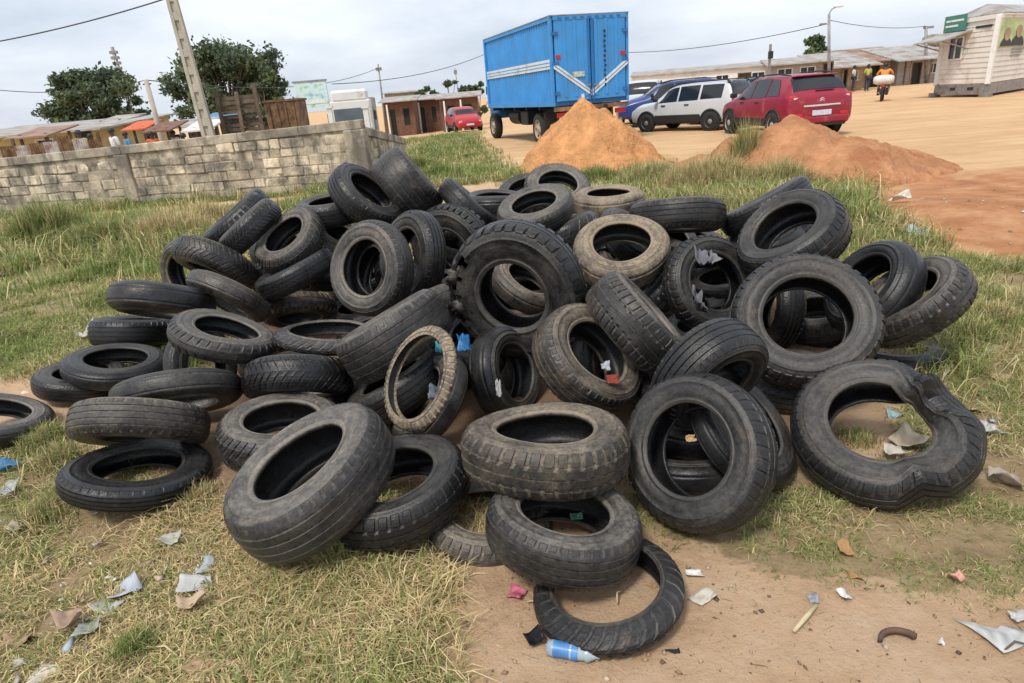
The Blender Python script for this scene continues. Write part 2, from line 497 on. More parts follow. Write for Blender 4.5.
def wall_run(parent, length, topf, seed, y_face=0.0):
    """blocks between a footing and a coping; local x along the wall, face at y = y_face looking to -y"""
    r = random.Random(seed)
    nseg = max(2, int(length / 1.2)); core = MB()
    for k in range(nseg):
        s0, s1 = length * k / nseg, length * (k + 1) / nseg
        core.prism([(s0, .10, -.3), (s1, .10, -.3), (s1, .10, topf(s1) - .03), (s0, .10, topf(s0) - .03)], (0, -.075, 0), (0, .10, 0))
    core.build('mortar_core', M_mortar, parent)
    foot = MB()
    for k in range(nseg):
        s0, s1 = length * k / nseg, length * (k + 1) / nseg
        foot.prism([(s0, 0, -.3), (s1, 0, -.3), (s1, 0, .17 + .02 * r.random()), (s0, 0, .17 + .02 * r.random())], (0, .005, 0), (0, .20, 0))
    foot.build('footing', M_cap, parent)
    cap = MB()
    for k in range(nseg):
        s0, s1 = length * k / nseg, length * (k + 1) / nseg - .004
        a, b_ = topf(s0), topf(s1)
        cap.prism([(s0, 0, a - .17), (s1, 0, b_ - .17), (s1, 0, b_ + .006 * r.random()), (s0, 0, a)], (0, -.012, 0), (0, .235, 0))
    cap.build('coping', M_cap, parent, bevel=.012)
    meshes = []
    for k in range(7):
        bm = bmesh.new(); bmesh.ops.create_cube(bm, size=1)
        bmesh.ops.bevel(bm, geom=bm.edges[:], offset=.06, segments=1, affect='EDGES')
        for v in bm.verts: v.co += Vector((r.uniform(-.02, .02), r.uniform(-.04, .04), r.uniform(-.05, .05)))
        me = bpy.data.meshes.new('block'); bm.to_mesh(me); bm.free(); me.materials.append(M_block); meshes.append(me)
    z = .195; row = 0
    while z < 1.25:
        hgt = r.uniform(.165, .195)
        s = -.2 * (row % 2) + r.uniform(0, .1)
        while s < length:
            bw = r.choice([r.uniform(.34, .50), r.uniform(.22, .5)])
            if s + bw > 0 and s + bw * .6 < length and z + hgt < topf(max(0, s + bw / 2)) - .13:
                x0, x1 = max(s, .01), min(s + bw, length - .01)
                o = bpy.data.objects.new('block', r.choice(meshes)); C.objects.link(o); o.parent = parent
                o.location = ((x0 + x1) / 2, .050 + r.uniform(-.006, .030), z + hgt / 2 + r.uniform(-.006, .006)); o.rotation_euler = (r.uniform(-.03, .03), r.uniform(-.02, .02), r.uniform(-.02, .02))
                o.scale = (x1 - x0 - r.uniform(.008, .035), .10, hgt - r.uniform(.006, .03))
            s += bw + r.uniform(0, .01)
        z += hgt + .005; row += 1


wall_run(wall, wlen, wall_top, 4)
for s, wdt in ((6.45, .30), (wlen - .17, .42)):
    MB().prism([(s - wdt / 2, 0, -.3), (s + wdt / 2, 0, -.3), (s + wdt / 2, 0, wall_top(s) - .175), (s - wdt / 2, 0, wall_top(s) - .175)], (0, -.03, 0), (0, .22, 0)).build('pier', M_cap, wall, bevel=.015)
ret = empty('block_wall', B_w + Vector((.03, .24, 0)), wz + math.radians(97), 'short return of the block wall running away from its corner pier', 'wall')
wall_run(ret, 5.6, lambda s: 1.22 - .10 * s, 9)


# ------------------------------------------------------------------ trees
def leaf_cloud(centres, n, leaf, cols, seed):
    """leaf-sized quads scattered on and in the clumps of a crown"""
    r = np.random.RandomState(seed)
    cs = np.array([c[:3] for c in centres]); rs = np.array([c[3] for c in centres])
    p = rs ** 2 / (rs ** 2).sum()
    k = r.choice(len(cs), n, p=p)
    d = r.normal(size=(n, 3)); d /= np.linalg.norm(d, axis=1)[:, None]
    rad = rs[k] * np.minimum(np.abs(r.normal(.55, .42, n)), 1.6)
    P = cs[k] + d * rad[:, None] * np.array([1, 1, .75])
    a = r.normal(size=(n, 3)); a /= np.linalg.norm(a, axis=1)[:, None]
    b_ = np.cross(a, r.normal(size=(n, 3))); b_ /= np.linalg.norm(b_, axis=1)[:, None]
    s = leaf * r.uniform(.5, 1.3, n)[:, None]
    V = np.stack([P - a * s, P + b_ * s * .55, P + a * s, P - b_ * s * .55], 1).reshape(-1, 3)
    F_ = np.arange(4 * n).reshape(-1, 4)
    cl = np.array(cols); base = cl[r.randint(len(cl), size=len(cs))][k] * r.uniform(.7, 1.3, n)[:, None]
    return V, F_, np.repeat(base, 4, 0)


def tree(name, label, loc, h, spread, trunk_h, n, leaf, cols, seed, group=None, clumps=24, flat=.6):
    r = random.Random(seed)
    root = empty(name, loc, r.uniform(0, 6), label, 'tree', group)
    tr = MB(); cen = []
    lean = Vector((r.uniform(-.06, .06), r.uniform(-.06, .06), 1))
    tr.tube([Vector((0, 0, -.3)), lean * trunk_h * .5, lean * trunk_h, lean * (trunk_h + (h - trunk_h) * .5)], [.045 * h * .55, .035 * h * .5, .03 * h * .5, .01 * h], 8)
    for k in range(clumps):
        a = r.uniform(0, 6.283); t = r.random() ** .6
        zz = trunk_h + (h - trunk_h) * r.uniform(.12, .92)
        fall = math.sqrt(max(.05, 1 - ((zz - trunk_h - (h - trunk_h) * .4) / ((h - trunk_h) * .62)) ** 2))
        c = Vector((math.cos(a) * spread * t * fall, math.sin(a) * spread * t * fall, zz))
        cr_ = spread * r.uniform(.10, .25)
        cen.append((*c, cr_))
        mid = lean * (trunk_h + (zz - trunk_h) * .35) + Vector((c.x, c.y, 0)) * .35
        tr.tube([lean * trunk_h * r.uniform(.7, 1.0), mid, c], [.014 * h, .009 * h, .004 * h], 5)
    tr.build('trunk', M_bark, root, True)
    V, F_, cl = leaf_cloud(cen, n, leaf, cols, seed)
    link_mesh('crown', np_mesh('crown', V, F_, cl), M_leaf, root)
    return root


G1 = [(.10, .135, .075), (.13, .17, .09), (.08, .115, .07), (.16, .20, .105)]  # leaf palettes paled and greyed, distant haze put into the colour
G2 = [(.12, .165, .08), (.15, .20, .09), (.095, .135, .07)]


def on_ground(px, Y, py=None):
    p = along(px, 100 if py is None else py, Y)
    return Vector((p.x, p.y, ground_z(p.x, p.y)))


def tree_at(name, label, px, Y, top_py, w_px, seed, n, cols=G1, group='trees on the skyline', trunk=.3, clumps=26, leaf=.2):
    b_ = on_ground(px, Y, top_py + 20)
    t = along(px, top_py, Y)
    h = t.z - b_.z
    return tree(name, label, b_, h, w_px / 2 * Y / FOC * 1.02, h * trunk, n, leaf, cols, seed, group, clumps)


tree_at('broadleaf_tree', 'broad dark-green tree above the yellow building, nearest the thin mast', 92, 60, 68, 84, 3, 26000, clumps=75, trunk=.2)
tree_at('broadleaf_tree', 'tall spreading tree rising behind the leaning concrete pole', 222, 58, 46, 104, 5, 26000, clumps=75, trunk=.3)
tree_at('broadleaf_tree', 'small tree between the broad tree and the short pole', 140, 66, 100, 44, 8, 5000, trunk=.2, clumps=14)
tree_at('broadleaf_tree', 'low tree behind the dark plank stack, filling in below the tall spreading tree', 262, 50, 78, 44, 12, 5000, trunk=.2, clumps=14)
tree_at('broadleaf_tree', 'small round tree over the brown kiosks, closest to the white lorry', 424, 75, 86, 30, 14, 3500, G2, trunk=.2, clumps=12)
tree_at('broadleaf_tree', 'small bright tree over the brown kiosks, closest to the blue truck', 450, 75, 78, 34, 15, 3500, G2, trunk=.2, clumps=12)
tree_at('broadleaf_tree', 'low tree peeking out beside the cab end of the blue truck', 479, 68, 80, 26, 17, 2500, G2, trunk=.2, clumps=10)
tree_at('broadleaf_tree', 'round tree rising behind the grey shelters near the street lamp', 815, 62, 34, 36, 19, 5000, G2, trunk=.25, clumps=16)
tree_at('broadleaf_tree', 'tiny far tree between the two kiosk roofs', 402, 90, 92, 16, 21, 1200, G2, trunk=.2, clumps=6)

# ------------------------------------------------------------------ poles, masts and wires
M_pole = mat('pole_concrete', (.47, .42, .34), .9, .2, 3, .3, 30)
M_wire = mat('wire', (.05, .05, .055), .6, .1, 3)


def slot_pole(p0, p1, w0, w1):
    """concrete pole with a ladder of recessed slots, as two flanges, webs between"""
    root = empty('utility_pole', p0, 0, 'tall leaning concrete utility pole with ladder slots behind the block wall', 'pole')
    d = Vector(p1) - Vector(p0); m_ = MB(); n_ = 16
    side = Vector((1, 0, -d.x / d.z)).normalized(); dep = Vector((0, 1, 0))
    def q(t, sx, sy): 
        w = w0 + (w1 - w0) * t
        return d * t + side * sx * w / 2 + dep * sy * w * .22
    for sx0, sx1 in ((-1, -.42), (.42, 1)):
        m_.add([q(t, sx, sy) for t in (0, 1) for sx in (sx0, sx1) for sy in (-1, 1)], [(0, 1, 3, 2), (4, 6, 7, 5), (0, 2, 6, 4), (1, 5, 7, 3), (0, 4, 5, 1), (2, 3, 7, 6)])
    m_.build('flange', M_pole, root)
    for k in range(n_):
        t0, t1 = k / n_, (k + .45) / n_
        w = MB(); w.add([q(t, sx, sy * .8) for t in (t0, t1) for sx in (-.45, .45) for sy in (-1, 1)], [(0, 1, 3, 2), (4, 6, 7, 5), (0, 2, 6, 4), (1, 5, 7, 3), (0, 4, 5, 1), (2, 3, 7, 6)])
        w.build('web', M_pole, root)
    MB().add([q(t, sx, sy) for t in (.0, 1) for sx in (-.5, .5) for sy in (-.25, .25)], [(0, 1, 3, 2), (4, 6, 7, 5), (0, 2, 6, 4), (1, 5, 7, 3), (0, 4, 5, 1), (2, 3, 7, 6)]).build('core', M_pole, root)
    MB().tube([q(.97, -4, 0), q(.97, 4, 0)], .05, 6).build('crossarm', M_wood, root)
    return root


pb, pt = along(208, 133, 18), along(166, -22, 18)
dz = (pt - pb) / (pt.z - pb.z)
base = pb - dz * (pb.z - ground_z(pb.x, pb.y) + .2); top = pb + dz * 5.2
slot_pole(base, top, .34, .22)


def thin_pole(px0, py0, px1, py1, Y, r0, r1, label, name='utility_pole', m_=M_pole, cat='pole'):
    a, b_ = along(px0, py0, Y), along(px1, py1, Y)
    dz_ = (b_ - a) / (b_.z - a.z)
    a = a - dz_ * (a.z - ground_z(a.x, a.y) + .3)
    root = empty(name, a, 0, label, cat)
    MB().tube([Vector(), (b_ - a) * .5, b_ - a], [r0, (r0 + r1) / 2, r1], 8).build('shaft', m_, root, True)
    return root, a, b_


short_pole, spa, spb = thin_pole(162, 140, 146, 80, 28, .13, .09, 'short pale pole standing beside the orange-roofed stall')
MB().tube([(spb - spa) + Vector((-.16, 0, -.15)), (spb - spa) + Vector((.16, 0, -.15))], .03, 6).build('insulator', M_wood, short_pole)
tw, ta, tb = thin_pole(128, 100, 112, 47, 95, .34, .22, 'thin lattice radio mast on the skyline behind the broad tree', 'radio_mast', M_steel, 'mast')
for k in range(9):
    q_ = ta.lerp(tb, .55 + k * .05) - ta
    MB().box(q_, (.95 if k > 5 else .75, .5, .35)).build('antenna_panel', M_steel, tw)
mk, ma_, mb2 = thin_pole(383, 104, 378, 64, 60, .12, .06, 'slender mast standing behind the white lorry', 'radio_mast', M_steel, 'mast')
MB().box((mb2 - ma_) + Vector((0, 0, -.4)), (.5, .2, .25)).build('antenna_panel', M_steel, mk)
mk, ma_, mb2 = thin_pole(459, 100, 455, 68, 90, .08, .05, 'faint far mast above the small bright tree', 'radio_mast', M_steel, 'mast')
MB().box((mb2 - ma_) + Vector((0, 0, -.5)), (.4, .2, .5)).build('antenna_panel', M_steel, mk)
lamp, la, lb = thin_pole(829, 78, 829, 14, 40, .11, .07, 'street lamp on a straight post by the shelters', 'street_lamp', M_steel, 'street lamp')
MB().tube([lb - la, lb - la + Vector((.12, 0, .22)), lb - la + Vector((.35, 0, .32))], .035, 6).build('arm', M_steel, lamp)
MB().box(lb - la + Vector((.5, 0, .36)), (.5, .2, .12)).build('lamp_head', M_white, lamp, bevel=.03)
MB().box(lb - la + Vector((-.3, 0, -.5)), (.35, .12, .1)).build('bracket', M_steel, lamp)
mk, ma_, mb2 = thin_pole(926, 60, 926, 26, 50, .12, .09, 'plain post beside the green-signed cabin, seen above the far roofs', 'utility_pole', M_steel, 'pole')
MB().box((mb2 - ma_) + Vector((.2, 0, -.1)), (.7, .15, .15)).build('crossarm', M_steel, mk)


def wire(a, b_, sag, r_, label):
    pts = []
    for k in range(25):
        t = k / 24
        p = Vector(a).lerp(Vector(b_), t); p.z -= sag * 4 * t * (1 - t); pts.append(p)
    tag(MB().tube(pts, r_, 5).build('overhead_wire', M_wire, None, True), label, 'wire')


pole_top = along(171, -3, 18)
wire(along(-60, 51, 20), pole_top, .12, .017, 'heavy sagging overhead cable reaching the leaning concrete pole')
wire(along(-40, 85, 26), spb, .35, .014, 'thin overhead wire sagging to the short pale pole')
wire(spb, along(378, 68, 60), .8, .02, 'thin overhead wire between the short pale pole and the slender mast')
wire(along(332, 84, 45), along(500, 47, 70), .7, .025, 'faint overhead wire passing toward the blue truck roof')
wire(along(600, 52, 60), lb - Vector((0, 0, .5)), .5, .022, 'faint overhead wire between the blue truck and the street lamp')
wire(lb - Vector((0, 0, .3)), mb2, .25, .018, 'faint overhead wire linking the street lamp and the plain post')
# ------------------------------------------------------------------ far buildings
def frame_of(p0, p1):
    """origin, angle, length of a facade from p0 to p1 (left to right as one faces it)"""
    d = Vector((p1[0] - p0[0], p1[1] - p0[1], 0))
    return d.length, math.atan2(d.y, d.x)


def house(name, p0, p1, depth, h0, h1, wall_m, label, roof_m=M_tin, openings=(), over=.25, roof_t=.08, cat='building', base=None, group=None, shutters=M_black):
    """facade from p0 to p1, lean-to roof rising h0 (front) to h1 (back); openings = (s0,s1,z0,z1,kind)"""
    L, a = frame_of(p0, p1)
    zb = min(ground_z(*p0[:2]), ground_z(*p1[:2])) if base is None else base
    root = empty(name, (p0[0], p0[1], zb), a, label, cat, group)
    w = MB()
    cuts = sorted(openings)
    s = 0.0
    for (a0, a1, z0, z1, kd) in cuts:
        w.box(((s + a0) / 2, .09, h0 / 2 - .2), (a0 - s, .18, h0 + .4))
        if z0 > 0: w.box(((a0 + a1) / 2, .09, z0 / 2 - .2), (a1 - a0 - .004, .176, z0 + .4))
        w.box(((a0 + a1) / 2, .09, (z1 + h0) / 2), (a1 - a0 - .004, .176, h0 - z1))
        s = a1
    w.box(((s + L) / 2, .09, h0 / 2 - .2), (L - s, .18, h0 + .4))
    for x in (.09, L - .09):
        w.prism([(x, .185, -.4), (x, depth, -.4), (x, depth, h1 - .02), (x, .185, h0 + (h1 - h0) * .185 / depth - .02)], (-.089, 0, 0), (.089, 0, 0))
    w.box((L / 2, depth - .05, h1 / 2 - .2), (L - .4, .1, h1 + .3))
    w.build('wall', wall_m, root)
    sl = (h1 - h0) / depth
    MB().prism([(-over, -over * 1.6, h0 - sl * over * 1.6), (L + over, -over * 1.6, h0 - sl * over * 1.6), (L + over, depth + .2, h1 + sl * .2), (-over, depth + .2, h1 + sl * .2)], (0, 0, .005), (0, 0, roof_t)).build('roof', roof_m, root)
    for (a0, a1, z0, z1, kd) in cuts:
        nm = 'door' if kd == 'door' else 'window'
        g = MB().box(((a0 + a1) / 2, .13, (z0 + z1) / 2), (a1 - a0, .03, z1 - z0)).build(nm, {'door': shutters, 'win': M_glass, 'red': M_rust}.get(kd, M_glass), root)
        fr = MB()
        for x in (a0 + .03, a1 - .03): fr.box((x, .06, (z0 + z1) / 2), (.06, .16, z1 - z0))
        fr.box(((a0 + a1) / 2, .06, z1 - .03), (a1 - a0 - .12, .16, .06))
        if kd == 'win':
            fr.box(((a0 + a1) / 2, .09, (z0 + z1) / 2), (.05, .06, z1 - z0 - .06))
            fr.box(((a0 + a1) / 2, -.02, z0 - .02), (a1 - a0 + .16, .1, .06))
        fr.build('frame', M_white if kd == 'win' else M_wood, g)
    return root


M_yellow = mat('yellow_wall', (.62, .46, .22), .9, .12, 1.2, dirt=(.42, .30, .16), dirt_amt=.3)
M_cream = mat('cream_wall', (.78, .77, .73), .9, .06, 1.2, dirt=(.6, .55, .48), dirt_amt=.2)
M_grey_w = mat('grey_wall', (.36, .34, .33), .9, .15, 1.5, dirt=(.22, .19, .16), dirt_amt=.3)
M_brown_w = mat('brown_boards', (.17, .085, .055), .85, .3, 4, rand=.2)
M_tan_w = mat('tan_wall', (.46, .35, .24), .9, .2, 1.5, dirt=(.3, .2, .12), dirt_amt=.35)
M_rust_roof = mat('rusty_roof', (.27, .155, .105), .8, .25, 1.5, dirt=(.36, .31, .27), dirt_amt=.4)
M_orange = mat('orange_cloth', (.60, .13, .05), .85, .15, 2)
M_wcloth_ = mat('awning_cloth', (.62, .60, .56), .9, .12, 3)
M_blue_c = mat('blue_cloth', (.08, .25, .42), .85, .2, 2)


def gp(px, Y, py=100):
    p = along(px, py, Y); return (p.x, p.y)


def roof_h(px, py, Y):
    p = along(px, py, Y); return p.z - ground_z(p.x, p.y)


# long yellow building behind the wall
p0, p1 = gp(-60, 31, 140), gp(104, 30, 135)
hh = roof_h(60, 131, 30)
house('shop_building', p0, p1, 5, hh, hh + .35, M_yellow, 'low yellow building with a tin roof beyond the block wall', M_tin,
      [(1.5, 2.4, 0, 1.9, 'door'), (4.6, 5.5, .8, 1.7, 'win'), (6.6, 7.4, 0, 1.9, 'door')], over=.5)
# patched sheet fence in front of it
fr_ = empty('sheet_fence', Vector((*gp(-30, 20, 150), ground_z(*gp(-30, 20, 150)))), 0, 'patchwork fence of pale and rusty corrugated sheets before the yellow building', 'fence')
M_pale = mat('pale_sheet', (.55, .50, .48), .8, .15, 3, dirt=(.25, .13, .09), dirt_amt=.4)
for k in range(9):
    s = MB()
    hgt = 1.1 + .42 + rnd.uniform(-.14, .10)
    for q in range(6):
        x = k * .43 + q * .07
        s.prism([(x, 0, 0), (x + .035, -.03, 0), (x + .07, 0, 0)], (0, rnd.uniform(0, .002), 0), (0, 0, hgt))
    s.build('sheet', M_pale if k % 2 else M_rust, fr_)
for k in range(4): MB().box((k * 1.25, .08, .75), (.07, .07, 1.7)).build('post', M_wood, fr_)


def stall(px, Y, wpx, top_py, roof_m, label, dep=2.0, back=M_black):
    x0, y0 = gp(px - wpx / 2, Y, 130); x1, y1 = gp(px + wpx / 2, Y, 130)
    L, a = frame_of((x0, y0), (x1, y1)); zb = ground_z(x0, y0); h = roof_h(px, top_py, Y)
    root = empty('market_stall', (x0, y0, zb), a, label, 'stall')
    for x in (.06, L - .06):
        for y in (.06, dep - .06): MB().box((x, y, h / 2), (.08, .08, h + .2)).build('post', M_wood, root)
    MB().prism([(-.25, -.4, h - .15), (L + .25, -.4, h - .15), (L + .25, dep + .2, h + .15), (-.25, dep + .2, h + .15)], (0, 0, .11), (0, 0, .16)).build('roof', roof_m, root)
    MB().box((L / 2, .3, .85), (L - .3, .6, .05)).build('counter', M_wood, root)
    MB().box((L / 2, dep - .12, h * .45), (L - .25, .04, h * .85)).build('back_board', back, root)
    r = random.Random(int(px))
    for k in range(int(L / .45)):
        MB().box((.35 + k * .45, .3, .9 + .1), (.3, .35, r.uniform(.18, .34)), r.uniform(-.2, .2)).build('goods', r.choice([M_blue_c, M_white, M_black, M_wood, M_orange]), root)
    return root


stall(138, 29, 13, 129, M_orange, 'market stall with a bright orange roof beside the short pale pole', dep=1.0)
stall(112, 33, 22, 122, M_tin, 'plain tin-roofed stall between the yellow building and the orange stall')
stall(184, 30, 34, 127, M_tin, 'open stall with grey sheet roof just before the leaning concrete pole', back=M_brown_w)
stall(218, 34, 26, 119, M_blue_c, 'stall roofed in blue-green sheet beside the dark plank stack')

stall(160, 26, 16, 131, M_brown_w, 'low brown-roofed stall between the short pole and the grey-roofed stall', dep=1.2)
stall(200, 24, 15, 130, M_wcloth_, 'small stall under a white cloth beside the leaning pole foot', dep=1.0)
stall(30, 25, 30, 137, M_rust_roof, 'low rusty-roofed stall behind the patchwork sheet fence', dep=1.5)
# stack of dark planks
q0 = on_ground(222, 18.5, 120); q1 = on_ground(262, 18.5, 120)
L_, a_ = frame_of(q0, q1)
st = empty('plank_stack', q0, a_, 'tall dark crib of stacked old planks and posts behind the wall', 'plank stack')
hh = roof_h(240, 98, 18.5)
k = 0; z = 0.0
while z < hh:
    MB().box((L_ / 2 + rnd.uniform(-.06, .06), rnd.uniform(0, .12), z + .05), (L_ + rnd.uniform(-.15, .1), .1, .095), Matrix.Rotation(rnd.uniform(-.03, .03), 3, 'Y')).build('plank', M_wood, st); z += .115
for x in (.05, L_ * .5, L_): MB().box((x, -.1, hh / 2 + .1), (.09, .07, hh + rnd.uniform(.1, .5)), Matrix.Rotation(rnd.uniform(-.05, .05), 3, 'Y')).build('post', M_wood, st)

# rusty steel tank box
q0 = on_ground(266, 20, 115); q1 = on_ground(299, 20, 115); L_, a_ = frame_of(q0, q1); hh = roof_h(283, 101, 20)
rb = empty('rusty_bin', q0, a_, 'rust-brown sheet-metal bin standing by the billboard', 'metal bin')
MB().box((L_ / 2, .5, hh / 2), (L_, 1, hh)).build('body', M_rust, rb, bevel=.02)
for k in range(4): MB().box((L_ * (k + .5) / 4, -.02, hh / 2), (.05, .04, hh - .06)).build('rib', M_rust, rb)
MB().box((L_ / 2, .5, hh + .03), (L_ + .06, 1.06, .06)).build('rim', M_rust, rb)


# billboard with a washed-out picture (plain stand-in)
def poster_mat(name, cols, scale, dark=None):
    m, n, l, b = new_mat(name)
    t = n.new('ShaderNodeTexCoord'); z = n.new('ShaderNodeTexNoise'); z.inputs['Scale'].default_value = scale; z.inputs['Detail'].default_value = 2
    l.new(t.outputs['Generated'], z.inputs['Vector'])
    r = ramp(n, [(.3 + .4 * i / (len(cols) - 1), c) for i, c in enumerate(cols)])
    l.new(z.outputs['Fac'], r.inputs['Fac']); l.new(r.outputs['Color'], b.inputs['Base Color']); b.inputs['Roughness'].default_value = .6
    return m


q0, q1 = along(295, 92, 32), along(327, 90, 32)
zb = ground_z(q0.x, q0.y); L_, a_ = frame_of(q0, q1)
zt = along(310, 82, 32).z - zb; zl = along(310, 108, 32).z - zb
bb = empty('billboard', (q0.x, q0.y, zb), a_, 'pale green and blue poster board on posts beside the rusty bin', 'billboard')
MB().box((L_ / 2, 0, (zt + zl) / 2), (L_, .05, zt - zl)).build('poster', poster_mat('faded_poster', [(.20, .45, .52), (.55, .70, .66), (.62, .74, .78), (.30, .55, .30)], 3.2), bb)
for x in (.05, L_ - .05): MB().box((x, .06, zt / 2), (.09, .06, zt + .1)).build('post', M_steel, bb)
MB().box((L_ / 2, 0, zt + .04), (L_ + .12, .1, .07)).build('top_rail', M_steel, bb)
MB().box((L_ * .55, -.035, zl + .25), (L_ * .7, .01, .16)).build('caption_band', M_white, bb)
for x_, w_ in ((300, .22), (331, .18), (367, .2)):
    q = on_ground(x_, 27, 118); hh = roof_h(x_, 108, 27)
    g = empty('gate_post', q, 0, {300: 'white plastered post beside the billboard foot', 331: 'white plastered post between billboard and white lorry', 367: 'white plastered post on the far side of the white lorry'}[x_], 'post')
    MB().box((0, 0, hh / 2), (w_, w_, hh)).build('shaft', M_white, g, bevel=.01); MB().box((0, 0, hh + .04), (w_ + .08, w_ + .08, .08)).build('cap', M_white, g)

# kiosks across the yard
for (a0, a1, Y, tp, lab) in ((384, 414, 56, 101, 'brown board kiosk nearest the slender mast, pale roof'), (416, 440, 60, 99, 'brown board kiosk in the middle of the far row'), (441, 478, 54, 97, 'long brown board kiosk ending the far row beside the blue truck')):
    hh = roof_h((a0 + a1) / 2, tp, Y); p0, p1 = gp(a0, Y, 108), gp(a1, Y, 108); L_ = frame_of(p0, p1)[0]
    r_ = house('kiosk', p0, p1, 3, hh, hh + .3, M_brown_w, lab, M_tin, [(L_ * .15, L_ * .38, 0, hh * .8, 'door'), (L_ * .6, L_ * .85, .8, hh * .8, 'hatch')], over=.35, group='kiosks across the yard')
    for k in range(int(L_ / 1.3)): MB().box((.3 + k * 1.3, -.45, hh * .45), (.12, .12, hh * .95)).build('porch_post', M_cream, r_)
p0, p1 = gp(385, 80, 100), gp(420, 80, 100)
house('shop_building', p0, p1, 5, roof_h(400, 93, 80), roof_h(400, 91, 80), M_grey_w, 'grey far building showing over the kiosk roofs', M_tin, [(1, 1.8, 1, 2, 'win')], over=.3)

# long white school-like building on the right
p0, p1 = gp(632, 46, 85), gp(772, 44, 75); L_ = frame_of(p0, p1)[0]
hh = roof_h(700, 68, 45)
ops = []
for c, kd in ((.045, 'win'), (.18, 'win'), (.35, 'win'), (.50, 'win'), (.655, 'win'), (.81, 'door'), (.905, 'win')):
    w_ = .85
    ops.append((L_ * c - w_ / 2, L_ * c + w_ / 2, 0 if kd == 'door' else .9, 1.95, kd))
house('long_building', p0, p1, 5, hh, hh + .3, M_cream, 'long low white building with small windows and a brown door behind the cars', M_tin, ops, over=.1, shutters=M_brown_w)
p0, p1 = gp(770, 43, 80), gp(832, 42, 74); L_ = frame_of(p0, p1)[0]; hh = roof_h(800, 63, 42)
house('shelter', p0, p1, 4, hh, hh + .35, M_grey_w, 'grey roadside shelter with dark openings between long white building and lamp', M_tin,
      [(.4, 1.3, .9, 1.8, 'win'), (1.7, 2.6, .9, 1.8, 'win'), (3.0, 3.6, 0, 1.9, 'door')], over=.3)
MB_ = None
cab = on_ground(769, 42, 70)
o = empty('switch_cabinet', cab, 0, 'dark cabinet on a pole at the end of the long white building', 'cabinet')
MB().box((0, 0, 1.6), (.12, .12, 3.2)).build('post', M_steel, o); MB().box((0, -.1, 2.6), (.26, .2, .42)).build('box', M_black, o, bevel=.02)

# shacks on the far right
for (a0, a1, Y, tp, wm, rm, lab, dep) in (
        (833, 864, 47, 57, M_tan_w, M_tin, 'tan shack with broad pale tin roof beside the street lamp', 4),
        (858, 902, 51, 52, M_tan_w, M_rust_roof, 'brown shack with a rusty red roof behind the motorcyclist', 4),
        (898, 946, 50, 50, M_grey_w, M_tin, 'dim grey shack between the rusty-roofed shack and the white cabin', 4)):
    p0, p1 = gp(a0, Y, 68), gp(a1, Y, 65); L_ = frame_of(p0, p1)[0]; hh = roof_h((a0 + a1) / 2, tp, Y)
    r_ = house('market_shack', p0, p1, dep, hh - .45, hh + .35, wm, lab, rm, [(L_ * .3, L_ * .5, 0, hh * .65, 'door'), (L_ * .65, L_ * .85, .7, hh * .6, 'win')], over=.7, group='shacks along the far side of the yard')
    for k in range(3): MB().box((L_ * (.1 + .4 * k), -1.0, (hh - .6) / 2), (.09, .09, hh - .7)).build('porch_post', M_wood, r_)
tk = empty('water_tank', on_ground(932, 56, 45), 0, 'small round water tank on a stand over the grey shack roof', 'water tank')
hh = roof_h(932, 34, 56)
for x in (-.4, .4):
    for y in (-.4, .4): MB().box((x, y, (hh - 1) / 2), (.1, .1, hh - 1)).build('leg', M_steel, tk)
MB().lathe([(0, hh - 1), (.75, hh - 1), (.75, hh - .25), (.5, hh - .05), (0, hh)], 16).build('tank', M_concrete, tk, True)


# ------------------------------------------------------------------ white site cabin
M_clad = mat('white_cladding', (.72, .68, .62), .7, .07, 2, dirt=(.55, .47, .38), dirt_amt=.22)
K0, K1, K2 = Vector((20.15, 27.5, 0)), Vector((20.0, 30.5, 0)), Vector((25.4, 31.3, 0))
kz = ground_z(20, 28.5)
cabn = empty('site_cabin', (K0.x, K0.y, kz), 0, 'white clad cabin on a steel skid with poster, awning and green sign', 'cabin')
e1 = (K1 - K0); e2 = (K2 - K0); z0, z1 = .55, 2.95
u1, u2 = e1.normalized(), e2.normalized()
n1 = Vector((-1, -.05, 0)); n2 = Vector((u2.y, -u2.x, 0))
MB().prism([(0, 0, 0), e1, e1 + e2, e2], (0, 0, z0 + .02), (0, 0, z1)).build('core', M_clad, cabn)
for (org, ud, ln, nn) in ((Vector(), u1, e1.length, n1), (Vector(), u2, e2.length, n2)):
    k = 0; z = z0
    while z < z1 - .05:
        p = [org + Vector((0, 0, z)), org + ud * ln + Vector((0, 0, z)), org + ud * ln + Vector((0, 0, z + .19)), org + Vector((0, 0, z + .19))]
        s = MB(); s.add([q + nn * .035 for q in p[:2]] + [q + nn * .012 for q in p[2:]] + [q + nn * .003 for q in p], [(0, 1, 2, 3), (0, 4, 5, 1), (3, 2, 6, 7), (0, 3, 7, 4), (1, 5, 6, 2)])
        s.build('cladding_board', M_clad, cabn); z += .196
for c in (Vector(), e1, e2):
    MB().box(c + n1 * .02 + n2 * .02 + Vector((0, 0, (z0 + z1) / 2)), (.17, .17, z1 - z0 + .1), math.atan2(u2.y, u2.x)).build('corner_post', M_white, cabn)
for (a, b_, nn) in ((Vector(), e1, n1), (Vector(), e2, n2)):
    MB().prism([a, b_, b_ + Vector((0, 0, .42)), a + Vector((0, 0, .42))], nn * .06 + Vector((0, 0, .1)), -nn * .15 + Vector((0, 0, .1))).build('skid_beam', M_steel, cabn)
    MB().prism([a, b_, b_ + Vector((0, 0, .16)), a + Vector((0, 0, .16))], nn * .09 + Vector((0, 0, z1 - .04)), -nn * .1 + Vector((0, 0, z1 - .04))).build('top_rail', M_white, cabn)
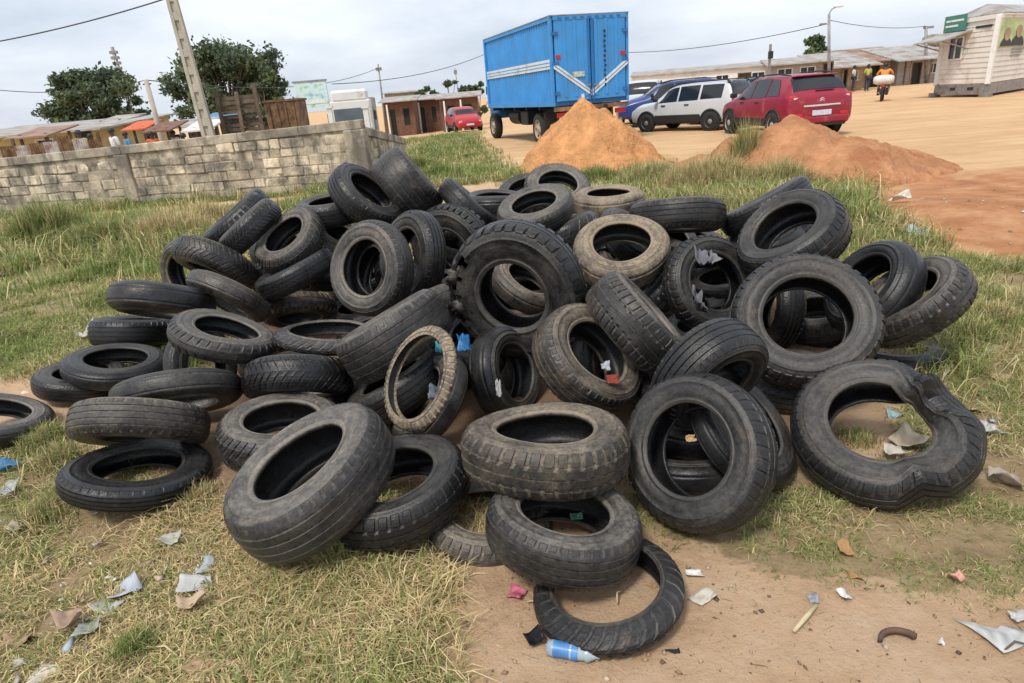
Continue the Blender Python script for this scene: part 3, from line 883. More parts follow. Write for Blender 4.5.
for t in (.28, .62):
    MB().box(e1 * t + n1 * .062 + Vector((0, 0, .33)), (.02, .32, .12)).build('skid_pocket', M_black, cabn)
for c in (Vector(), e1, e2): MB().box(c + Vector((0, 0, .05)), (.34, .34, .26)).build('foot', M_steel, cabn)
# end face: window, awning, sign
wn_ = MB().box(e1 * .68 + n1 * .04 + Vector((0, 0, 1.95)), (.05, .75, .8)).build('window', M_glass, cabn)
f_ = MB()
for dy in (-.4, 0, .4): f_.box(e1 * .68 + n1 * .075 + u1 * dy + Vector((0, 0, 1.95)), (.05, .06, .86))
for dzz in (-.43, .43): f_.box(e1 * .68 + n1 * .075 + Vector((0, 0, 1.95 + dzz)), (.05, .86, .06))
f_.build('frame', M_white, wn_)
MB().prism([e1 * .42 + Vector((0, 0, 2.58)), e1 * 1.02 + Vector((0, 0, 2.58)), e1 * 1.02 + n1 * 1.3 + Vector((0, 0, 2.25)), e1 * .42 + n1 * 1.3 + Vector((0, 0, 2.25))], (0, 0, 0), (0, 0, .05)).build('awning', M_tin, cabn)
for t in (.45, 1.0): MB().tube([e1 * t + n1 * .05 + Vector((0, 0, 1.9)), e1 * t + n1 * 1.2 + Vector((0, 0, 2.25))], .025, 6).build('awning_strut', M_steel, cabn)
M_sign = mat('green_sign', (.05, .20, .15), .6, .1, 2)
sg = MB().box(e1 * .75 + n1 * .1 + Vector((0, 0, 2.95)), (.05, 1.35, .62)).build('sign_board', M_sign, cabn)
for r_, w_ in ((.1, 1.1), (-.1, .8)):
    MB().box(e1 * .75 + n1 * .13 + u1 * ((1.1 - w_) / 2) + Vector((0, 0, 2.95 + r_)), (.012, w_, .08)).build('lettering_band', M_white, sg)
MB().box(e1 * .22 + n1 * .05 + Vector((0, 0, 2.68)), (.03, .9, .09)).build('vent_slot', M_black, cabn)
# long face: poster
pc = u2 * .18 + n2 * .06
M_post = poster_mat('portrait_poster', [(.30, .42, .18), (.45, .55, .25), (.62, .68, .36), (.40, .55, .60)], 2.2)
ps = MB().prism([pc + Vector((0, 0, 1.85)), pc + u2 * 4.4 + Vector((0, 0, 1.85)), pc + u2 * 4.4 + Vector((0, 0, 2.9)), pc + Vector((0, 0, 2.9))], (0, 0, 0), n2 * .02).build('poster', M_post, cabn)
for (t, w_, hgt, mm) in ((.75, 1.2, .62, M_black), (2.05, 1.5, .75, M_black)):
    bl = MB(); cc = pc + u2 * t + n2 * .03 + Vector((0, 0, 1.87))
    pts = [cc + u2 * (w_ * .5 * math.cos(a)) + Vector((0, 0, hgt * .55 * max(0, math.sin(a)))) for a in [math.pi * k / 10 for k in range(11)]]
    bl.prism(pts, (0, 0, 0), n2 * .008); bl.build('figure_shoulders', mm, ps)
    hd = MB(); hc = cc + n2 * .01 + Vector((0, 0, hgt * .72)); hd.prism([hc + u2 * (.34 * math.cos(a)) + Vector((0, 0, .24 * math.sin(a))) for a in [2 * math.pi * k / 14 for k in range(14)]], (0, 0, 0), n2 * .008)
    hd.build('figure_head', M_tan_w, ps)
for k in range(3): MB().prism([pc + u2 * (1.7 + .0) + Vector((0, 0, 1.72 - k * .13)), pc + u2 * (3.3 - .3 * k) + Vector((0, 0, 1.72 - k * .13)), pc + u2 * (3.3 - .3 * k) + Vector((0, 0, 1.78 - k * .13)), pc + u2 * 1.7 + Vector((0, 0, 1.78 - k * .13))], (0, 0, 0), n2 * .01).build('caption_band', M_steel, cabn)
# hipped tin roof over the cabin
zr = Vector((0, 0, z1 + .13)); q0, q1, q2, q3 = -u1 * .2 + u2 * .3 + zr, e2 + u2 * .4 - u1 * .2 + zr, e1 * .98 + e2 + u2 * .4 + zr, e1 * .98 + u2 * .3 + zr
g0, g1 = e1 * .5 + u2 * 1.5 + Vector((0, 0, z1 + .62)), e1 * .5 + e2 - u2 * 1.2 + Vector((0, 0, z1 + .62))
for fc_ in ([q0, q1, g1, g0], [q2, q3, g0, g1], [q3, q0, g0], [q1, q2, g1]): MB().prism(fc_, (0, 0, 0), (0, 0, .045)).build('roof_slope', M_tin, cabn)
MB().prism([q0, q1, q2, q3], (0, 0, -.06), (0, 0, -.01)).build('soffit', M_white, cabn)


# ------------------------------------------------------------------ blue box truck
M_blue = mat('blue_paint', (.045, .28, .66), .42, .12, 1.5, dirt=(.06, .25, .52), dirt_amt=.25, rand=.03)
M_blue2 = mat('blue_worn', (.02, .15, .40), .5, .15, 2, dirt=(.10, .08, .06), dirt_amt=.2)
M_stripe = mat('white_stripe', (.72, .73, .72), .5, .06, 3, dirt=(.5, .48, .44), dirt_amt=.2)
M_redl = mat('red_lens', (.5, .02, .02), .3, .1, 4)
RL, RR_ = Vector((1.80, 20.0, 0)), Vector((4.10, 20.55, 0))
tdir = Vector((-(RR_ - RL).normalized().y, (RR_ - RL).normalized().x, 0)); tdir = (tdir + Vector((-.06, 0, 0))).normalized()
tw_ = 2.38; tl = 6.7
ta_ = math.atan2(tdir.y, tdir.x) - math.pi / 2      # local +y is forward
tc_ = (RL + RR_) / 2
truck = empty('box_truck', (tc_.x, tc_.y, ground_z(tc_.x, tc_.y)), ta_, 'bright blue box truck with white chevron stripe parked behind the sand heap', 'truck')
TB, TT = 1.16, 3.54
hw = tw_ / 2
body = MB(); body.box((0, tl / 2, (TB + TT) / 2), (tw_ - .08, tl - .08, TT - TB)).build('box_core', M_blue2, truck)


def corrugate(x_fixed, sgn, y0, y1, z0_, z1_, pitch, dep):
    s = MB(); y = y0; prof = []
    while y < y1 - .001:
        for dy, d in ((0, 0), (pitch * .3, 0), (pitch * .5, dep), (pitch * .8, dep)):
            if y + dy <= y1: prof.append((y + dy, d))
        y += pitch
    prof.append((y1, 0))
    V = [(x_fixed + sgn * (d - dep), yy, zz) for zz in (z0_, z1_) for (yy, d) in prof]
    n_ = len(prof)
    s.add(V, [(i, i + 1, n_ + i + 1, n_ + i) for i in range(n_ - 1)])
    return s


for sg_ in (-1, 1): corrugate(sg_ * (hw + .005), sg_, .1, tl - .1, TB + .14, TT - .09, .20, .035).build('side_panel', M_blue, truck)
for sg_ in (-1, 1):
    for zc, th in ((TB + .07, .14), (TT - .05, .10)): MB().box((sg_ * (hw + .005), tl / 2, zc), (.07, tl, th)).build('side_rail', M_blue, truck)
    for yc in (.05, tl - .05): MB().box((sg_ * (hw + .008), yc, (TB + TT) / 2), (.09, .11, TT - TB + .01)).build('corner_post', M_blue, truck, bevel=.01)
MB().box((0, tl / 2, TT + .012), (tw_ + .1, tl + .06, .03)).build('roof', M_steel, truck)
# rear doors
for sg_ in (-1, 1):
    d = MB().box((sg_ * (hw / 2 - .03), -.012, (TB + TT) / 2 + .02), (hw - .09, .05, TT - TB - .2)).build('rear_door', M_blue, truck, bevel=.01)
    for k in range(3): MB().box((sg_ * (.16 + k * .33), -.045, (TB + TT) / 2 + .05), (.10, .02, TT - TB - .34)).build('pressing', M_blue, d, bevel=.008)
    MB().tube([(sg_ * .06, -.075, TB + .1), (sg_ * .06, -.075, TT - .1)], .018, 6).build('lock_rod', M_blue2, d)
    for zc in (TB + .35, TB + 1.15, TT - .45): MB().box((sg_ * (hw - .09), -.05, zc), (.16, .04, .09)).build('hinge', M_blue2, d)
    MB().box((sg_ * .13, -.09, TB + .52), (.16, .03, .05)).build('handle', M_steel, d)
    MB().box((sg_ * (hw - .16), -.05, TB + 1.32), (.15, .03, .1)).build('reflector', M_redl, d)
    s = MB(); a = Vector((sg_ * (hw - .01), -.062, TB + 1.02)); b_ = Vector((sg_ * .02, -.062, TB + .22)); t_ = Vector((0, 0, .17))
    s.prism([a, b_, b_ + t_, a + t_], (0, 0, 0), (0, .02, 0)); s.build('stripe', M_stripe, d)
    s = MB(); s.prism([a + Vector((0, 0, .07)), b_ + Vector((0, 0, .07)), b_ + Vector((0, 0, .10)), a + Vector((0, 0, .10))], (0, -.004, 0), (0, 0, 0)); s.build('stripe_line', M_blue, d)
MB().box((0, -.02, TT - .06), (tw_ - .1, .06, .1)).build('door_header', M_blue, truck)
for k in range(9): MB().box((-hw + .25 + k * .23, -.055, TT - .06), (.11, .015, .04)).build('vent_slot', M_blue2, truck)
MB().box((-.42, -.06, TB + .83), (.38, .02, .14)).build('number_plate', mat('old_plate', (.55, .58, .50), .6, .2, 14, dirt=(.2, .3, .35), dirt_amt=.4), truck)
MB().box((-.30, -.05, TB + .2), (.09, .02, .16)).build('sticker', M_stripe, truck)
for k in range(12): MB().box((.44 + .01 * math.sin(k * 2), -.062, TT - .45 - k * .13), (.05, .012, .07), Matrix.Rotation(.2 * math.sin(k), 3, 'Y')).build('rust_scar', M_black, truck)
s = MB(); zc = TB + 1.02
for sg_ in (-1, 1):
    MB().prism([(sg_ * (hw + .012), .0, zc), (sg_ * (hw + .012), tl - .05, zc + .0), (sg_ * (hw + .012), tl - .05, zc + .26), (sg_ * (hw + .012), 0, zc + .26)], (0, 0, 0), (sg_ * .012, 0, 0)).build('side_stripe', M_stripe, truck)
    for dz_ in (.07, .16): MB().prism([(sg_ * (hw + .024), .0, zc + dz_), (sg_ * (hw + .024), tl - .05, zc + dz_), (sg_ * (hw + .024), tl - .05, zc + dz_ + .025), (sg_ * (hw + .024), 0, zc + dz_ + .025)], (0, 0, 0), (sg_ * .004, 0, 0)).build('stripe_line', M_blue, truck)
# chassis
for x in (-.42, .42): MB().box((x, tl / 2 + .3, .98), (.12, tl + .8, .24)).build('chassis_rail', M_black, truck)
for k in range(6): MB().box((0, .3 + k * 1.25, TB - .06), (tw_ - .2, .1, .1)).build('cross_member', M_black, truck)
MB().box((0, .0, TB - .09), (tw_, .12, .12)).build('rear_beam', M_rust, truck)
MB().box((0, .12, .62), (tw_ - .3, .1, .12)).build('rear_bumper', M_steel, truck)
for x in (-.7, .7): MB().box((x, .12, .85), (.08, .08, .5)).build('bumper_bracket', M_black, truck)
for x in (-.95, .95): MB().box((x, .03, .90), (.32, .06, .13)).build('tail_light', M_redl, truck)
for x in (-.92, .92): MB().box((x, .95, .78), (.5, .03, .42)).build('mud_flap', M_black, truck)


def wheel(parent, loc, r, w, rim_m, sx, seg=22, axis_='X'):
    wh = MB().lathe([(r * .62, -w / 2), (r * .92, -w / 2), (r, -w * .36), (r, w * .36), (r * .92, w / 2), (r * .62, w / 2)], seg, loc, axis_).build('wheel', M_rubber, parent, True)
    s = sx * w * .5
    MB().lathe([(r * .64, s * .96), (r * .60, s * .7), (r * .30, s * .55), (r * .22, s * .95), (0, s * .95)], seg, loc, axis_).build('rim', rim_m, wh, True)
    for k in range(5):
        a = k * 1.2566; q = (loc[0] + s * .80, loc[1] + r * .44 * math.cos(a), loc[2] + r * .44 * math.sin(a))
        MB().tube([(q[0] - s * .12, q[1], q[2]), (q[0] + s * .04, q[1], q[2])], r * .07, 6).build('rim_hole', M_black, wh)
    return wh


M_rimw = mat('dusty_rim', (.42, .33, .24), .7, .2, 6)
for x, y in ((-.98, 1.75), (.98, 1.75), (-.66, 1.75), (.66, 1.75), (-.86, 7.1), (.98, 7.1)): wheel(truck, (x, y, .48), .48, .27, M_rimw, 1 if x > 0 else -1)
MB().tube([(-.8, 1.75, .48), (.8, 1.75, .48)], .09, 8).build('axle', M_black, truck)
MB().tube([(-.62, 4.3, .82), (-.62, 5.3, .82)], .27, 14).build('fuel_tank', M_black, truck)
MB().box((-.75, 3.3, .8), (.5, .7, .45)).build('battery_box', M_black, truck, bevel=.02)
# cab (cab-over, glimpsed at the front end)
cb = MB(); cb.prism([(-.8, 6.8, .75), (-.8, 8.0, .75), (-.8, 8.05, 1.55), (-.8, 7.8, 2.35), (-.8, 6.8, 2.4)], (0, 0, 0), (1.75, 0, 0)); cb.build('cab', M_blue2, truck, bevel=.04)
for sg_ in (-1, 1): MB().prism([(.075 + sg_ * .878, 6.95, 1.6), (.075 + sg_ * .878, 7.85, 1.58), (.075 + sg_ * .878, 7.7, 2.15), (.075 + sg_ * .878, 6.95, 2.2)], (0, 0, 0), (sg_ * .01, 0, 0)).build('cab_window', M_glass, truck)
MB().prism([(-.7, 8.05, 1.6), (.85, 8.05, 1.6), (.83, 7.84, 2.25), (-.68, 7.84, 2.25)], (0, 0, 0), (0, .012, 0)).build('windscreen', M_glass, truck)
for sg_ in (-1, 1): MB().box((.075 + sg_ * .95, 7.9, 1.8), (.08, .12, .3)).build('mirror', M_black, truck)


# ------------------------------------------------------------------ cars
def cr1(p0, p1, p2, p3, t):
    return .5 * (2 * p1 + (p2 - p0) * t + (2 * p0 - 5 * p1 + 4 * p2 - p3) * t * t + (3 * p1 - p0 - 3 * p2 + p3) * t ** 3)


class CarShape:
    """body skin lofted through stations (y from rear to front): y, sill z, belt z, top z, half width, top half width"""
    def __init__(s, st): s.st = np.array(st, float)

    def row(s, u):
        n_ = len(s.st); i = min(int(u), n_ - 2); t = u - i
        g = lambda k: s.st[min(max(k, 0), n_ - 1)]
        r = cr1(g(i - 1), g(i), g(i + 1), g(i + 2), t)
        y, zs, zb, zt, w, wt = r
        return [np.array(p) for p in ((0, y, zs), (w * .90, y, zs), (w * .985, y, zs + .12), (w, y, zs + (zb - zs) * .62), (w * .965, y, zb), (wt, y, zt - .045), (wt * .80, y, zt), (0, y, zt + .012))]

    def pt(s, u, v):
        R_ = s.row(u); i = min(int(v), 6); t = v - i
        if i in (4,): return R_[i] * (1 - t) + R_[i + 1] * t
        g = lambda k: R_[min(max(k, 0), 7)]
        if i in (2, 3, 5, 6): return cr1(g(i - 1) if i != 5 else g(5), g(i), g(i + 1), g(i + 2) if i != 3 else g(4), t)
        return R_[i] * (1 - t) + R_[i + 1] * t

    def patch(s, u0, u1, v0, v1, nu, nv, off, side):
        V = []; F_ = []
        c = s.pt(2, 3) * np.array([0, 1, 1])
        for a in np.linspace(0, 1, nu):
            for q in np.linspace(0, 1, nv):
                uu = (u0[0] + (u0[1] - u0[0]) * q) * (1 - a) + (u1[0] + (u1[1] - u1[0]) * q) * a
                vv = v0 + (v1 - v0) * q
                p = s.pt(uu, vv); e = .02
                du = s.pt(uu + e, vv) - s.pt(uu - e, vv); dv = s.pt(uu, min(vv + e, 7)) - s.pt(uu, vv - e)
                nn = np.cross(du, dv); nn = nn / (np.linalg.norm(nn) + 1e-9)
                if nn[0] * 1.0 + (nn[2] if p[2] > c[2] else 0) < 0: nn = -nn
                p = p + nn * off
                V.append((p[0] * side, p[1], p[2]))
        for i in range(nu - 1):
            for j in range(nv - 1): F_.append((i * nv + j, i * nv + j + 1, (i + 1) * nv + j + 1, (i + 1) * nv + j))
        return V, F_

    def skin(s, name, m_, parent, nu=4):
        n_ = len(s.st); us = np.linspace(0, n_ - 1, (n_ - 1) * nu + 1); vv = [0, 1, 1.5, 2, 2.35, 2.7, 3, 3.3, 3.65, 4, 4.5, 5, 5.35, 5.7, 6, 6.5, 7]
        mb = MB(); V = []
        for u in us:
            rw = [s.pt(u, v) for v in vv]
            V += [tuple(p) for p in rw] + [(-p[0], p[1], p[2]) for p in rw[-2:0:-1]]
        k = len(vv) * 2 - 2
        F_ = [(i * k + j, i * k + (j + 1) % k, (i + 1) * k + (j + 1) % k, (i + 1) * k + j) for i in range(len(us) - 1) for j in range(k)]
        F_ += [tuple(range(k)), tuple(range((len(us) - 1) * k, len(us) * k))]
        mb.add(V, F_)
        o = mb.build(name, m_, parent, True)
        return o


def car(name, label, loc, heading, st, paint, wheels, r, windows, rear=None, front=None, tail=(), trim=M_black, cat='car', sill=True, rim_m=M_steel, rails=True, group=None):
    a = math.atan2(heading[1], heading[0]) - math.pi / 2
    root = empty(name, loc, a, label, cat, group)
    cs = CarShape(st); cs.skin('body', paint, root)
    for side in (-1, 1):
        for (u0, u1, v0, v1) in windows:
            V, F_ = cs.patch(u0, u1, v0, v1, 5, 3, .012, side); MB().add(V, F_).build('side_window', M_glass, root, True)
    for nm, rg in (('rear_window', rear), ('windscreen', front)):
        if rg:
            w = MB()
            for side in (-1, 1):
                V, F_ = cs.patch((rg[0], rg[0]), (rg[1], rg[1]), rg[2], 7, 5, 4, .012, side); w.add(V, F_)
            w.build(nm, M_glass, root, True)
    w0 = max(x[4] for x in st)
    for y in wheels:
        for side in (-1, 1):
            wheel(root, (side * (w0 - .075), y, r), r, .2, rim_m, side)
            ar = MB()
            for k in range(13):
                an = math.pi * (k / 12) * 1.1 - .157
            pts_o = [(side * (w0 - .004), y + (r + .07) * math.cos(math.pi * k / 12), r + (r + .07) * math.sin(math.pi * k / 12)) for k in range(13)]
            ar.tube(pts_o, .03, 5); ar.build('wheel_arch', trim, root, True)
            MB().lathe([(0, side * .0), (r + .05, 0)], 16, (side * (w0 + .004), y, r + .02), 'X').build('wheel_well', M_black, root)
    if sill:
        for side in (-1, 1): MB().box((side * (w0 - .045), (wheels[0] + wheels[1]) / 2, st[2][1] + .10), (.1, abs(wheels[1] - wheels[0]) - 2 * r - .1, .22)).build('sill_trim', trim, root, bevel=.02)
    if rails:
        us = [u for u in range(len(st)) if st[u][3] > max(x[3] for x in st) - .14]
        for side in (-1, 1): MB().tube([(side * (st[u][5] - .03), st[u][0], st[u][3] + .04) for u in us], .02, 6).build('roof_rail', M_black, root, True)
    for side in (-1, 1):
        ym = front_y(st); MB().box((side * (w0 + .07), ym, st[4][2] + .08), (.2, .12, .14)).build('mirror', M_black, root, bevel=.03)
        ws = (wheels[0] + wheels[1]) / 2
        for y in (ws - .35, ws + .55): MB().box((side * (w0 - .005), y, st[3][2] - .12), (.03, .16, .035)).build('door_handle', trim, root)
    return root, cs


def front_y(st):
    zt = [s[3] for s in st]
    mx = max(zt)
    return [s[0] for s in st if s[3] > mx - .12][-1] + .35


def box_on(root, nm, c, sz, m_, bev=.012, rot=None): return MB().box(c, sz, rot).build(nm, m_, root, bevel=bev)


M_carred = mat('red_car_paint', (.27, .009, .028), .28, .08, 3, dirt=(.40, .10, .08), dirt_amt=.15, spec=.6)
M_carwhite = mat('white_car_paint', (.56, .58, .585), .3, .04, 3, spec=.6)
M_carblue = mat('blue_car_paint', (.03, .06, .22), .28, .08, 3, spec=.6)
M_cargrey = mat('silver_car_paint', (.45, .47, .48), .3, .05, 3, metal=.3)
M_plate = mat('number_plate', (.55, .60, .72), .5, .25, 30)

suv = [(-2.13, .42, .80, .98, .74, .66), (-2.08, .34, .98, 1.06, .86, .76), (-1.98, .32, 1.02, 1.16, .895, .72), (-1.80, .30, 1.04, 1.40, .90, .68), (-1.60, .30, 1.05, 1.53, .90, .65), (-.9, .29, 1.03, 1.59, .90, .64), (0, .29, 1.0, 1.58, .90, .64), (.55, .29, .98, 1.48, .90, .63), (1.15, .29, .97, 1.12, .89, .70), (1.75, .31, .86, .98, .86, .66), (2.08, .36, .72, .82, .76, .58), (2.17, .42, .62, .70, .62, .5)]
pr = along(815, 128, 16.6); pr.z = ground_z(pr.x, pr.y)
r_, cs = car('parked_car', 'dark red five-door hatchback parked tail-on behind the laterite heap', pr + Vector((-.05, 2.1, 0)), (-.10, 1), suv, M_carred, (-1.32, 1.3), .34,
             [((4.2, 4.6), (5.05, 5.05), 4.08, 4.93), ((5.12, 5.12), (5.98, 5.98), 4.06, 4.95), ((6.06, 6.06), (7.6, 7.05), 4.06, 4.95)], rear=(2.15, 3.85, 5.0), front=(7.15, 7.9, 5.1), rim_m=M_cargrey)
r_.scale = (.96, .96, .95)
for side in (-1, 1):
    box_on(r_, 'tail_light', (side * .70, -2.035, .99), (.30, .10, .17), M_redl, .03)
    box_on(r_, 'light_lens', (side * .66, -2.09, 1.00), (.20, .03, .05), M_stripe, .01)
    box_on(r_, 'fog_lens', (side * .62, -2.13, .58), (.22, .05, .08), M_redl, .01)
box_on(r_, 'chrome_strip', (0, -2.145, .80), (1.0, .04, .045), M_chrome)
box_on(r_, 'number_plate', (0, -2.155, .62), (.52, .03, .13), M_plate, .004)
box_on(r_, 'rear_bumper', (0, -2.12, .45), (1.56, .14, .20), M_carred, .05)
box_on(r_, 'bumper_guard', (0, -2.10, .33), (1.4, .12, .10), M_black, .03)
s = MB()
for side in (-1, 1):
    for dz_ in (0, .045): s.tube([(side * .07, -2.12, .90 + dz_), (0, -2.125, .94 + dz_)], .012, 5)
s.build('badge', M_chrome, r_)
box_on(r_, 'lettering_strip', (.42, -2.105, .88), (.16, .02, .03), M_chrome, .002)
box_on(r_, 'wiper', (.12, -2.0, 1.17), (.5, .03, .03), M_black, .004)
box_on(r_, 'roof_spoiler', (0, -1.66, 1.545), (1.2, .2, .04), M_carred, .02)

wag = [(-1.98, .40, .80, .90, .70, .62), (-1.95, .30, .92, 1.02, .80, .74), (-1.90, .28, .95, 1.20, .82, .68), (-1.78, .27, .96, 1.42, .825, .60), (-1.6, .27, .96, 1.475, .83, .58), (-.8, .27, .94, 1.48, .83, .58), (0, .27, .92, 1.46, .83, .58), (.45, .27, .91, 1.36, .83, .57), (1.0, .27, .89, 1.0, .82, .66), (1.6, .30, .80, .90, .79, .62), (1.92, .34, .68, .76, .70, .54), (2.0, .40, .58, .64, .58, .46)]
WIN = [((4.0, 4.0), (4.95, 4.95), 4.08, 4.93), ((5.05, 5.05), (5.95, 5.95), 4.06, 4.95), ((6.05, 6.05), (7.55, 7.05), 4.06, 4.95)]
pw = along(690, 126, 23.0); pw.z = ground_z(pw.x, pw.y)
r_, cs = car('parked_car', 'small white estate car with black lower trim parked before the blue car', pw, (-.66, .75), wag, M_carwhite, (-1.25, 1.22), .30, WIN, rear=(1.25, 3.85, 5.0), front=(7.1, 7.95, 5.1))
box_on(r_, 'rear_bumper', (0, -1.95, .45), (1.46, .16, .30), M_black, .05)
box_on(r_, 'tailgate_panel', (0, -1.975, .75), (1.2, .05, .26), M_black, .03)
for side in (-1, 1):
    box_on(r_, 'tail_light', (side * .70, -1.93, .86), (.13, .1, .24), M_redl, .02)
    box_on(r_, 'side_cladding', (side * .825, 0, .42), (.05, 1.75, .24), M_black, .02)
box_on(r_, 'number_plate', (0, -2.005, .72), (.48, .02, .12), M_plate, .004)

pd = along(735, 121, 24.4); pd.z = ground_z(pd.x, pd.y)
r_, cs = car('parked_car', 'black hatchback parked between the white estate and the dark red car', pd, (-.45, .9), wag, mat('black_car_paint', (.03, .033, .037), .3, .1, 3, spec=.6), (-1.25, 1.22), .30, WIN, rear=(1.25, 3.85, 5.0), front=(7.1, 7.95, 5.1))
for side in (-1, 1): box_on(r_, 'tail_light', (side * .70, -1.93, .86), (.13, .1, .24), M_redl, .02)
box_on(r_, 'rear_bumper', (0, -1.95, .45), (1.46, .16, .30), M_black, .05)

pv = along(672, 122, 27.0); pv.z = ground_z(pv.x, pv.y)
r_, cs = car('parked_car', 'dark blue saloon car parked just behind the white estate', pv, (-.85, .1), suv, M_carblue, (-1.32, 1.3), .33,
             [((4.2, 4.6), (5.05, 5.05), 4.08, 4.93), ((5.12, 5.12), (5.98, 5.98), 4.06, 4.95), ((6.06, 6.06), (7.6, 7.05), 4.06, 4.95)], rear=(2.15, 3.85, 5.0), front=(7.15, 7.9, 5.1), trim=M_carblue)
for side in (-1, 1): box_on(r_, 'headlight', (side * .60, 2.05, .70), (.26, .14, .13), M_chrome, .03)
ps_ = along(644, 118, 30.5); ps_.z = ground_z(ps_.x, ps_.y)
pick = [(-2.4, .5, .90, .98, .78, .70), (-2.35, .42, .98, 1.04, .84, .80), (-1.2, .40, .98, 1.04, .85, .80), (-.75, .40, .98, 1.10, .85, .76), (-.66, .40, .98, 1.66, .85, .64), (-.1, .40, .98, 1.72, .85, .64), (.5, .40, .98, 1.66, .85, .63), (.95, .40, .98, 1.12, .85, .70), (1.7, .42, .94, 1.04, .83, .66), (2.05, .46, .82, .9, .76, .6), (2.12, .5, .7, .78, .66, .5)]
r_, cs = car('pickup', 'silver pickup truck parked nose-out beside the blue box truck', ps_, (-.35, -.93), pick, M_carwhite, (-1.4, 1.35), .36, [((4.1, 4.1), (5.0, 5.0), 4.1, 4.92), ((5.08, 5.08), (6.6, 6.1), 4.1, 4.92)], rear=(3.15, 3.9, 5.05), front=(6.1, 6.9, 5.1), cat='pickup', rails=False)
for side in (-1, 1): box_on(r_, 'headlight', (side * .58, 2.03, .82), (.24, .14, .14), M_chrome, .03)
box_on(r_, 'grille', (0, 2.1, .80), (.7, .06, .14), M_black, .02); box_on(r_, 'bumper', (0, 2.12, .58), (1.5, .12, .16), M_chrome, .03)

pf = along(464, 127, 46); pf.z = ground_z(pf.x, pf.y)
r_, cs = car('moving_car', 'small bright red saloon car driving along the far dirt road', pf, (.25, -1), suv, mat('bright_red_paint', (.42, .025, .03), .3, .08, 3), (-1.32, 1.3), .33,
             [((4.2, 4.6), (5.05, 5.05), 4.08, 4.93), ((5.12, 5.12), (5.98, 5.98), 4.06, 4.95), ((6.06, 6.06), (7.6, 7.05), 4.06, 4.95)], rear=(2.15, 3.85, 5.0), front=(7.15, 7.9, 5.1), rails=False)
for side in (-1, 1): box_on(r_, 'headlight', (side * .60, 2.06, .68), (.26, .14, .12), M_stripe, .03)
box_on(r_, 'number_plate', (0, 2.2, .52), (.5, .03, .11), M_plate, .004)

# white lorry behind the wall
pl = along(353, 116, 31); pl.z = ground_z(pl.x, pl.y)
lor = empty('lorry', pl, math.radians(8), 'white cab-over lorry facing the yard between two white posts', 'lorry')
zt_ = along(353, 94, 31).z - pl.z
MB().box((0, 0, zt_ * .5), (1.75, 1.5, zt_ - .5)).build('cab', M_white, lor, bevel=.06)
MB().box((0, -.76, zt_ * .62), (1.5, .03, .62)).build('windscreen', M_glass_b, lor)
MB().box((0, -.3, zt_ + .18 - .25), (1.6, .9, .5)).build('wind_deflector', M_white, lor, bevel=.1)
MB().box((0, 2.9, zt_ * .55), (1.9, 4, zt_ * .75)).build('cargo_body', M_grey_w, lor)
MB().box((0, -.77, .95), (1.4, .05, .25)).build('grille', M_black, lor)
MB().box((0, -.82, .6), (1.8, .15, .25)).build('bumper', M_steel, lor)
for x in (-.7, .7):
    MB().box((x, -.8, .85), (.25, .05, .16)).build('headlight', M_chrome, lor); wheel(lor, (x, .1, .4), .4, .24, M_steel, 1 if x > 0 else -1); wheel(lor, (x, 3.6, .4), .4, .24, M_steel, 1 if x > 0 else -1)
    MB().box((x * 1.45, -.6, zt_ * .6), (.1, .1, .4)).build('mirror', M_black, lor)


# ------------------------------------------------------------------ people
def skin_mesh(name, joints, edges, m_, parent, root=0, sub=1):
    me = bpy.data.meshes.new(name)
    me.from_pydata([j[:3] for j in joints], edges, [])
    o = link_mesh(name, me, m_, parent)
    sk = o.modifiers.new('skin', 'SKIN'); sk.use_smooth_shade = True
    if not me.skin_vertices: me.attributes
    for i, j in enumerate(joints):
        me.skin_vertices[0].data[i].radius = (j[3], j[3] * (j[4] if len(j) > 4 else 1))
        me.skin_vertices[0].data[i].use_root = (i == root)
    ss = o.modifiers.new('sub', 'SUBSURF'); ss.levels = sub; ss.render_levels = sub
    return o


